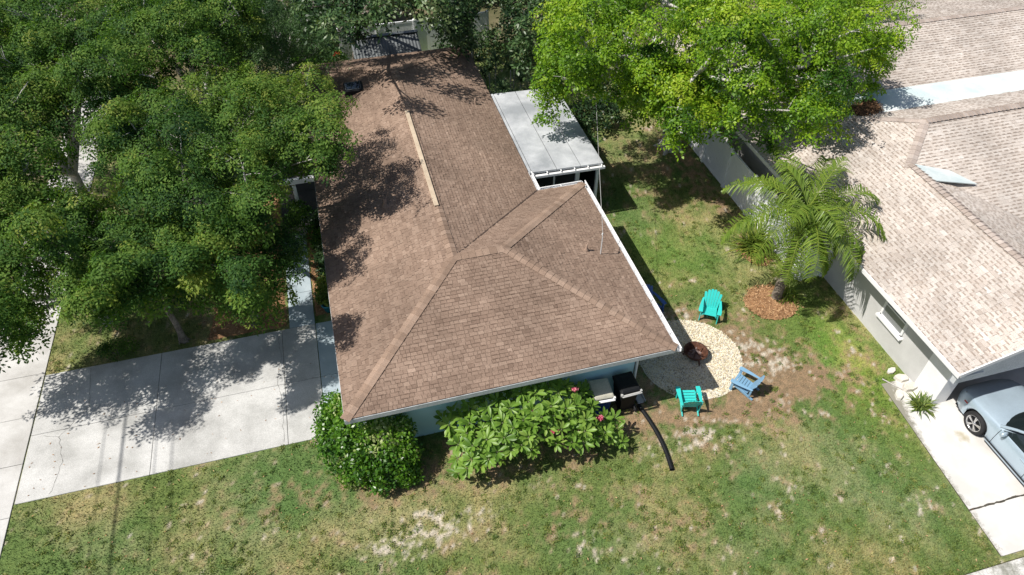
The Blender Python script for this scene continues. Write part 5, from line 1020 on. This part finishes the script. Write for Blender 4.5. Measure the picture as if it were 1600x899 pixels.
# low leafy plants, reeds, sword-leaved dracaenas
def bladeclump(name, label, cat, loc, n, L, wd, mat, seed, spread=.25, arch=1.2, group=None, canes=None, el0=.75):
    """arching strap leaves from a clump, or rosettes of them on canes"""
    t = empty(name, (*loc, 0)); tag(t, label, cat, group); rd = random.Random(seed); heads = canes or [(0, 0, 0)]; V = []; T = []
    for hx, hy, hz in heads:
        for k in range(n):
            a = rd.uniform(0, 6.283); r = spread * rd.random() if not canes else .02; el = rd.uniform(el0 - .6, el0 + .7); L_k = L * rd.uniform(.7, 1.15); d = Vector((math.cos(a), math.sin(a), 0)); s = Vector((-d.y, d.x, 0)); p = Vector((hx, hy, hz)) + Vector((rd.uniform(-r, r), rd.uniform(-r, r), 0)); tn = min(1, max(0, rd.gauss(.5, .2)))
            for q in range(4):
                e = el - arch * q / 4; p2 = p + (d * math.cos(e) + Vector((0, 0, math.sin(e)))) * L_k / 4; w0 = wd * (.7, 1, .85, .5)[q] / 2; w1 = wd * (1, .85, .5, .05)[q] / 2; V.append([p - s * w0, p + s * w0, p2 + s * w1, p2 - s * w1]); T.append(tn); p = p2
    obj('leaves', npmesh('leaves', np.array([[tuple(q) for q in f] for f in V]), 4, M[mat], T), t)
    if canes:
        mb = MB()
        for hx, hy, hz in canes: mb.tube([(hx * .5, hy * .5, -.02), (hx * .8, hy * .8, hz * .5), (hx, hy, hz)], [.035, .03, .025], 6)
        mb.build('canes', M['pale_bark'], t)
    return t
bladeclump('reed_clump', 'tall yellow-green reed clump against the white fence left of the palm', 'reeds', (13.25, 16.2), 230, 1.25, .045, 'leaf_reed', 1, .38, 1.3, el0=1.0)
bladeclump('fern_clump', 'dark green ferny plant at the foot of the palm', 'plant', (13.15, 13.75), 90, .6, .035, 'leaf_palm', 2, .3, 1.3, el0=.8)
bladeclump('bromeliad', 'spiky yellow-green bromeliad at the corner of the carport', 'plant', (14.52, 8.78), 110, .50, .05, 'leaf_weed', 5, .2, 1.1)
for i, (x, y, c, lb) in enumerate(((5.95, 28.7, [(0, 0, 2.75), (.3, .2, 1.9)], 'single sword-leaved dracaena head above the far right roof corner'), (6.35, 27.2, [(0, 0, 2.3), (.35, .2, 2.6), (-.1, .5, 1.8)], 'sword-leaved dracaena clump beside the roof edge'), (7.2, 26.9, [(0, 0, 2.4), (.4, -.2, 1.9), (.3, .5, 2.7), (-.4, .1, 1.6)], 'sword-leaved dracaena clump furthest from the roof edge'), (6.55, 25.7, [(0, 0, 2.2), (.4, .1, 1.7)], 'sword-leaved dracaena clump at the patio roof corner'))):
    bladeclump('dracaena', lb, 'plant', (x, y), 46, .62, .05, 'leaf_sword', 40 + i, .1, 1.0, 'dracaenas beside the house', c, .7)
def bush(name, label, loc, puffs, mat, seed, ll=.10, lw=.05, sprays=60, per=8, cat='bush', group=None, flowers=None):
    t = empty(name, (*loc, 0)); tag(t, label, cat, group); V, ti = leaves(puffs, sprays, per, ll, lw, .1, seed, flat=.85, jit=.6, zmin=-.7, inner=.6)
    obj('foliage', npmesh('foliage', V, 4, M[mat], ti), t); mb = MB()
    for x, y, z, r in puffs: mb.tube([(x * .2, y * .2, -.02), (x * .6, y * .6, z * .5), (x, y, z)], [.025, .018, .008], 5, False)
    mb.build('stems', M['bark'], t)
    if flowers: V, ti = leaves(flowers, 8, 6, .09, .07, .06, seed + 1); obj('flowers', npmesh('flowers', V, 4, M['petal_red'], ti), t)
    return t
bush('round_bush', 'small dark bush on the grass at the upper driveway edge', (-8.0, 17.0), [(0, 0, .3, .38), (.3, .05, .25, .3), (-.3, .05, .25, .28)], 'leaf_oak', 51, .07, .035)
bush('flowering_bush', 'dark bush with orange-red flowers left of the shed', (-.2, 31.0), [(0, 0, 1.2, .8), (.7, .1, 1.0, .7), (-.7, .2, 1.0, .7), (.3, -.3, 1.9, .6), (-.9, -.2, 1.8, .7), (1.2, 0, .6, .5)], 'leaf_shrub', 52, .14, .08, flowers=[(.45, -.55, 2.3, .16), (.1, -.6, 1.9, .1)])
for i, (x, y, r, mt, lb) in enumerate(((-1.55, 18.0, .34, 'leaf_reed', 'yellow-green bush behind the teal pot'), (-1.45, 18.9, .30, 'leaf_broad', 'second plant up the strip beside the front walk'), (-1.5, 19.7, .36, 'leaf_broad', 'third plant up the strip beside the front walk'), (-1.5, 20.6, .36, 'leaf_oak', 'fourth plant up the strip beside the front walk'), (-1.5, 21.6, .34, 'leaf_broad', 'plant by the entry porch post'))):
    bush('border_plant', lb, (x, y), [(0, 0, .35, r), (.15, .25, .28, r * .8), (-.12, -.2, .25, r * .75)], mt, 60 + i, .13, .055, 44, 7, 'plant', 'plants along the house strip')
bush('shade_bush', 'leafy bush at the foot of the entry porch post', (-2.15, 21.0), [(0, 0, .5, .5), (.2, .2, .9, .4), (-.25, .1, .8, .4), (0, .1, 1.3, .35)], 'leaf_oak', 58, .10, .05, 60, 8)
for x, y, r, lb in ((8.9, 23.2, .8, 'shaded broad-leaved bush below the bright green tree'), (10.4, 25.0, 1.0, 'larger shaded bush behind the patio'), (8.0, 20.2, .42, 'low yellowish plant in front of the patio screen'), (12.0, 26.5, 1.1, 'dark bush behind the flared trunk'), (6.6, 32.6, 1.2, 'dark bush at the right end of the pale back fence'), (8.9, 32.2, 1.4, 'broad dark bush in the far garden corner'), (11.3, 31.5, 1.4, 'large dark bush behind the bright green tree'), (-2.9, 32.5, 1.2, 'dark bush below the feathery tree'), (-5.0, 31.5, 1.3, 'dark bush at the far end of the front garden'), (-.8, 33.4, 1.1, 'dark bush between the feathery tree and the shed')):
    bush('shade_bush', lb, (x, y), [(0, 0, r * .8, r), (r * .7, .2, r * .6, r * .7), (-r * .6, .3, r * .6, r * .7)], 'leaf_broad' if r > .5 else 'leaf_reed', int(abs(x) * 10), .16, .08, 70, 8, 'bush')
pt = empty('plant_pot', (-1.58, 17.18, 0)); tag(pt, 'teal glazed flower pot with leafy plant at the end of the strip', 'plant pot')
MB().lathe([(0, 0), (.12, 0), (.19, .30), (.215, .31), (.215, .36), (.18, .36), (.17, .30), (0, .30)], 24).build('pot', M['pot_teal'], pt)
V, ti = leaves([(0, .05, .55, .26), (.08, .15, .48, .2)], 50, 7, .14, .06, .1, 71, zmin=-.3); obj('foliage', npmesh('foliage', V, 4, M['leaf_reed'], ti), pt)
# leaf litter caught on the neighbour's flat roof
V, ti = leaves([(0, 0, 0, .55), (.35, .1, 0, .4), (-.3, -.05, 0, .35)], 120, 8, .09, .04, .1, 81, flat=.22); lo = obj('leaf_pile', npmesh('leaf_pile', V, 4, M['leaf_litter']), None, loc=(18.0, 18.55, 3.62)); tag(lo, 'heap of dead brown leaves on the white flat roof', 'leaf pile', kind='stuff')
# fallen twigs and leaves scattered over the lawn and pale paving
gs = np.random.default_rng(91); n = 900; c = np.stack([gs.uniform(-10, 13.8, n), 4.4 + 11 * gs.random(n) ** 1.2, np.full(n, .045)], 1); ax = unit(gs.normal(size=(n, 3)) * [1, 1, .2]); sd = unit(np.cross(ax, [0, 0, 1.0])); ln2 = gs.uniform(.015, .045, n)[:, None]; wd2 = gs.uniform(.006, .016, n)[:, None]
mk = np.array([not (-.7 < x < 7 and y > 11.4) for x, y, _ in c]); V = np.stack([c - ax * ln2, c + sd * wd2, c + ax * ln2, c - sd * wd2], 1)[mk]
tag(obj('fallen_leaves', npmesh('fallen_leaves', V, 4, M['chip'], gs.random(len(V)))), 'scattered fallen leaves on lawn and driveway', 'leaves', kind='stuff')
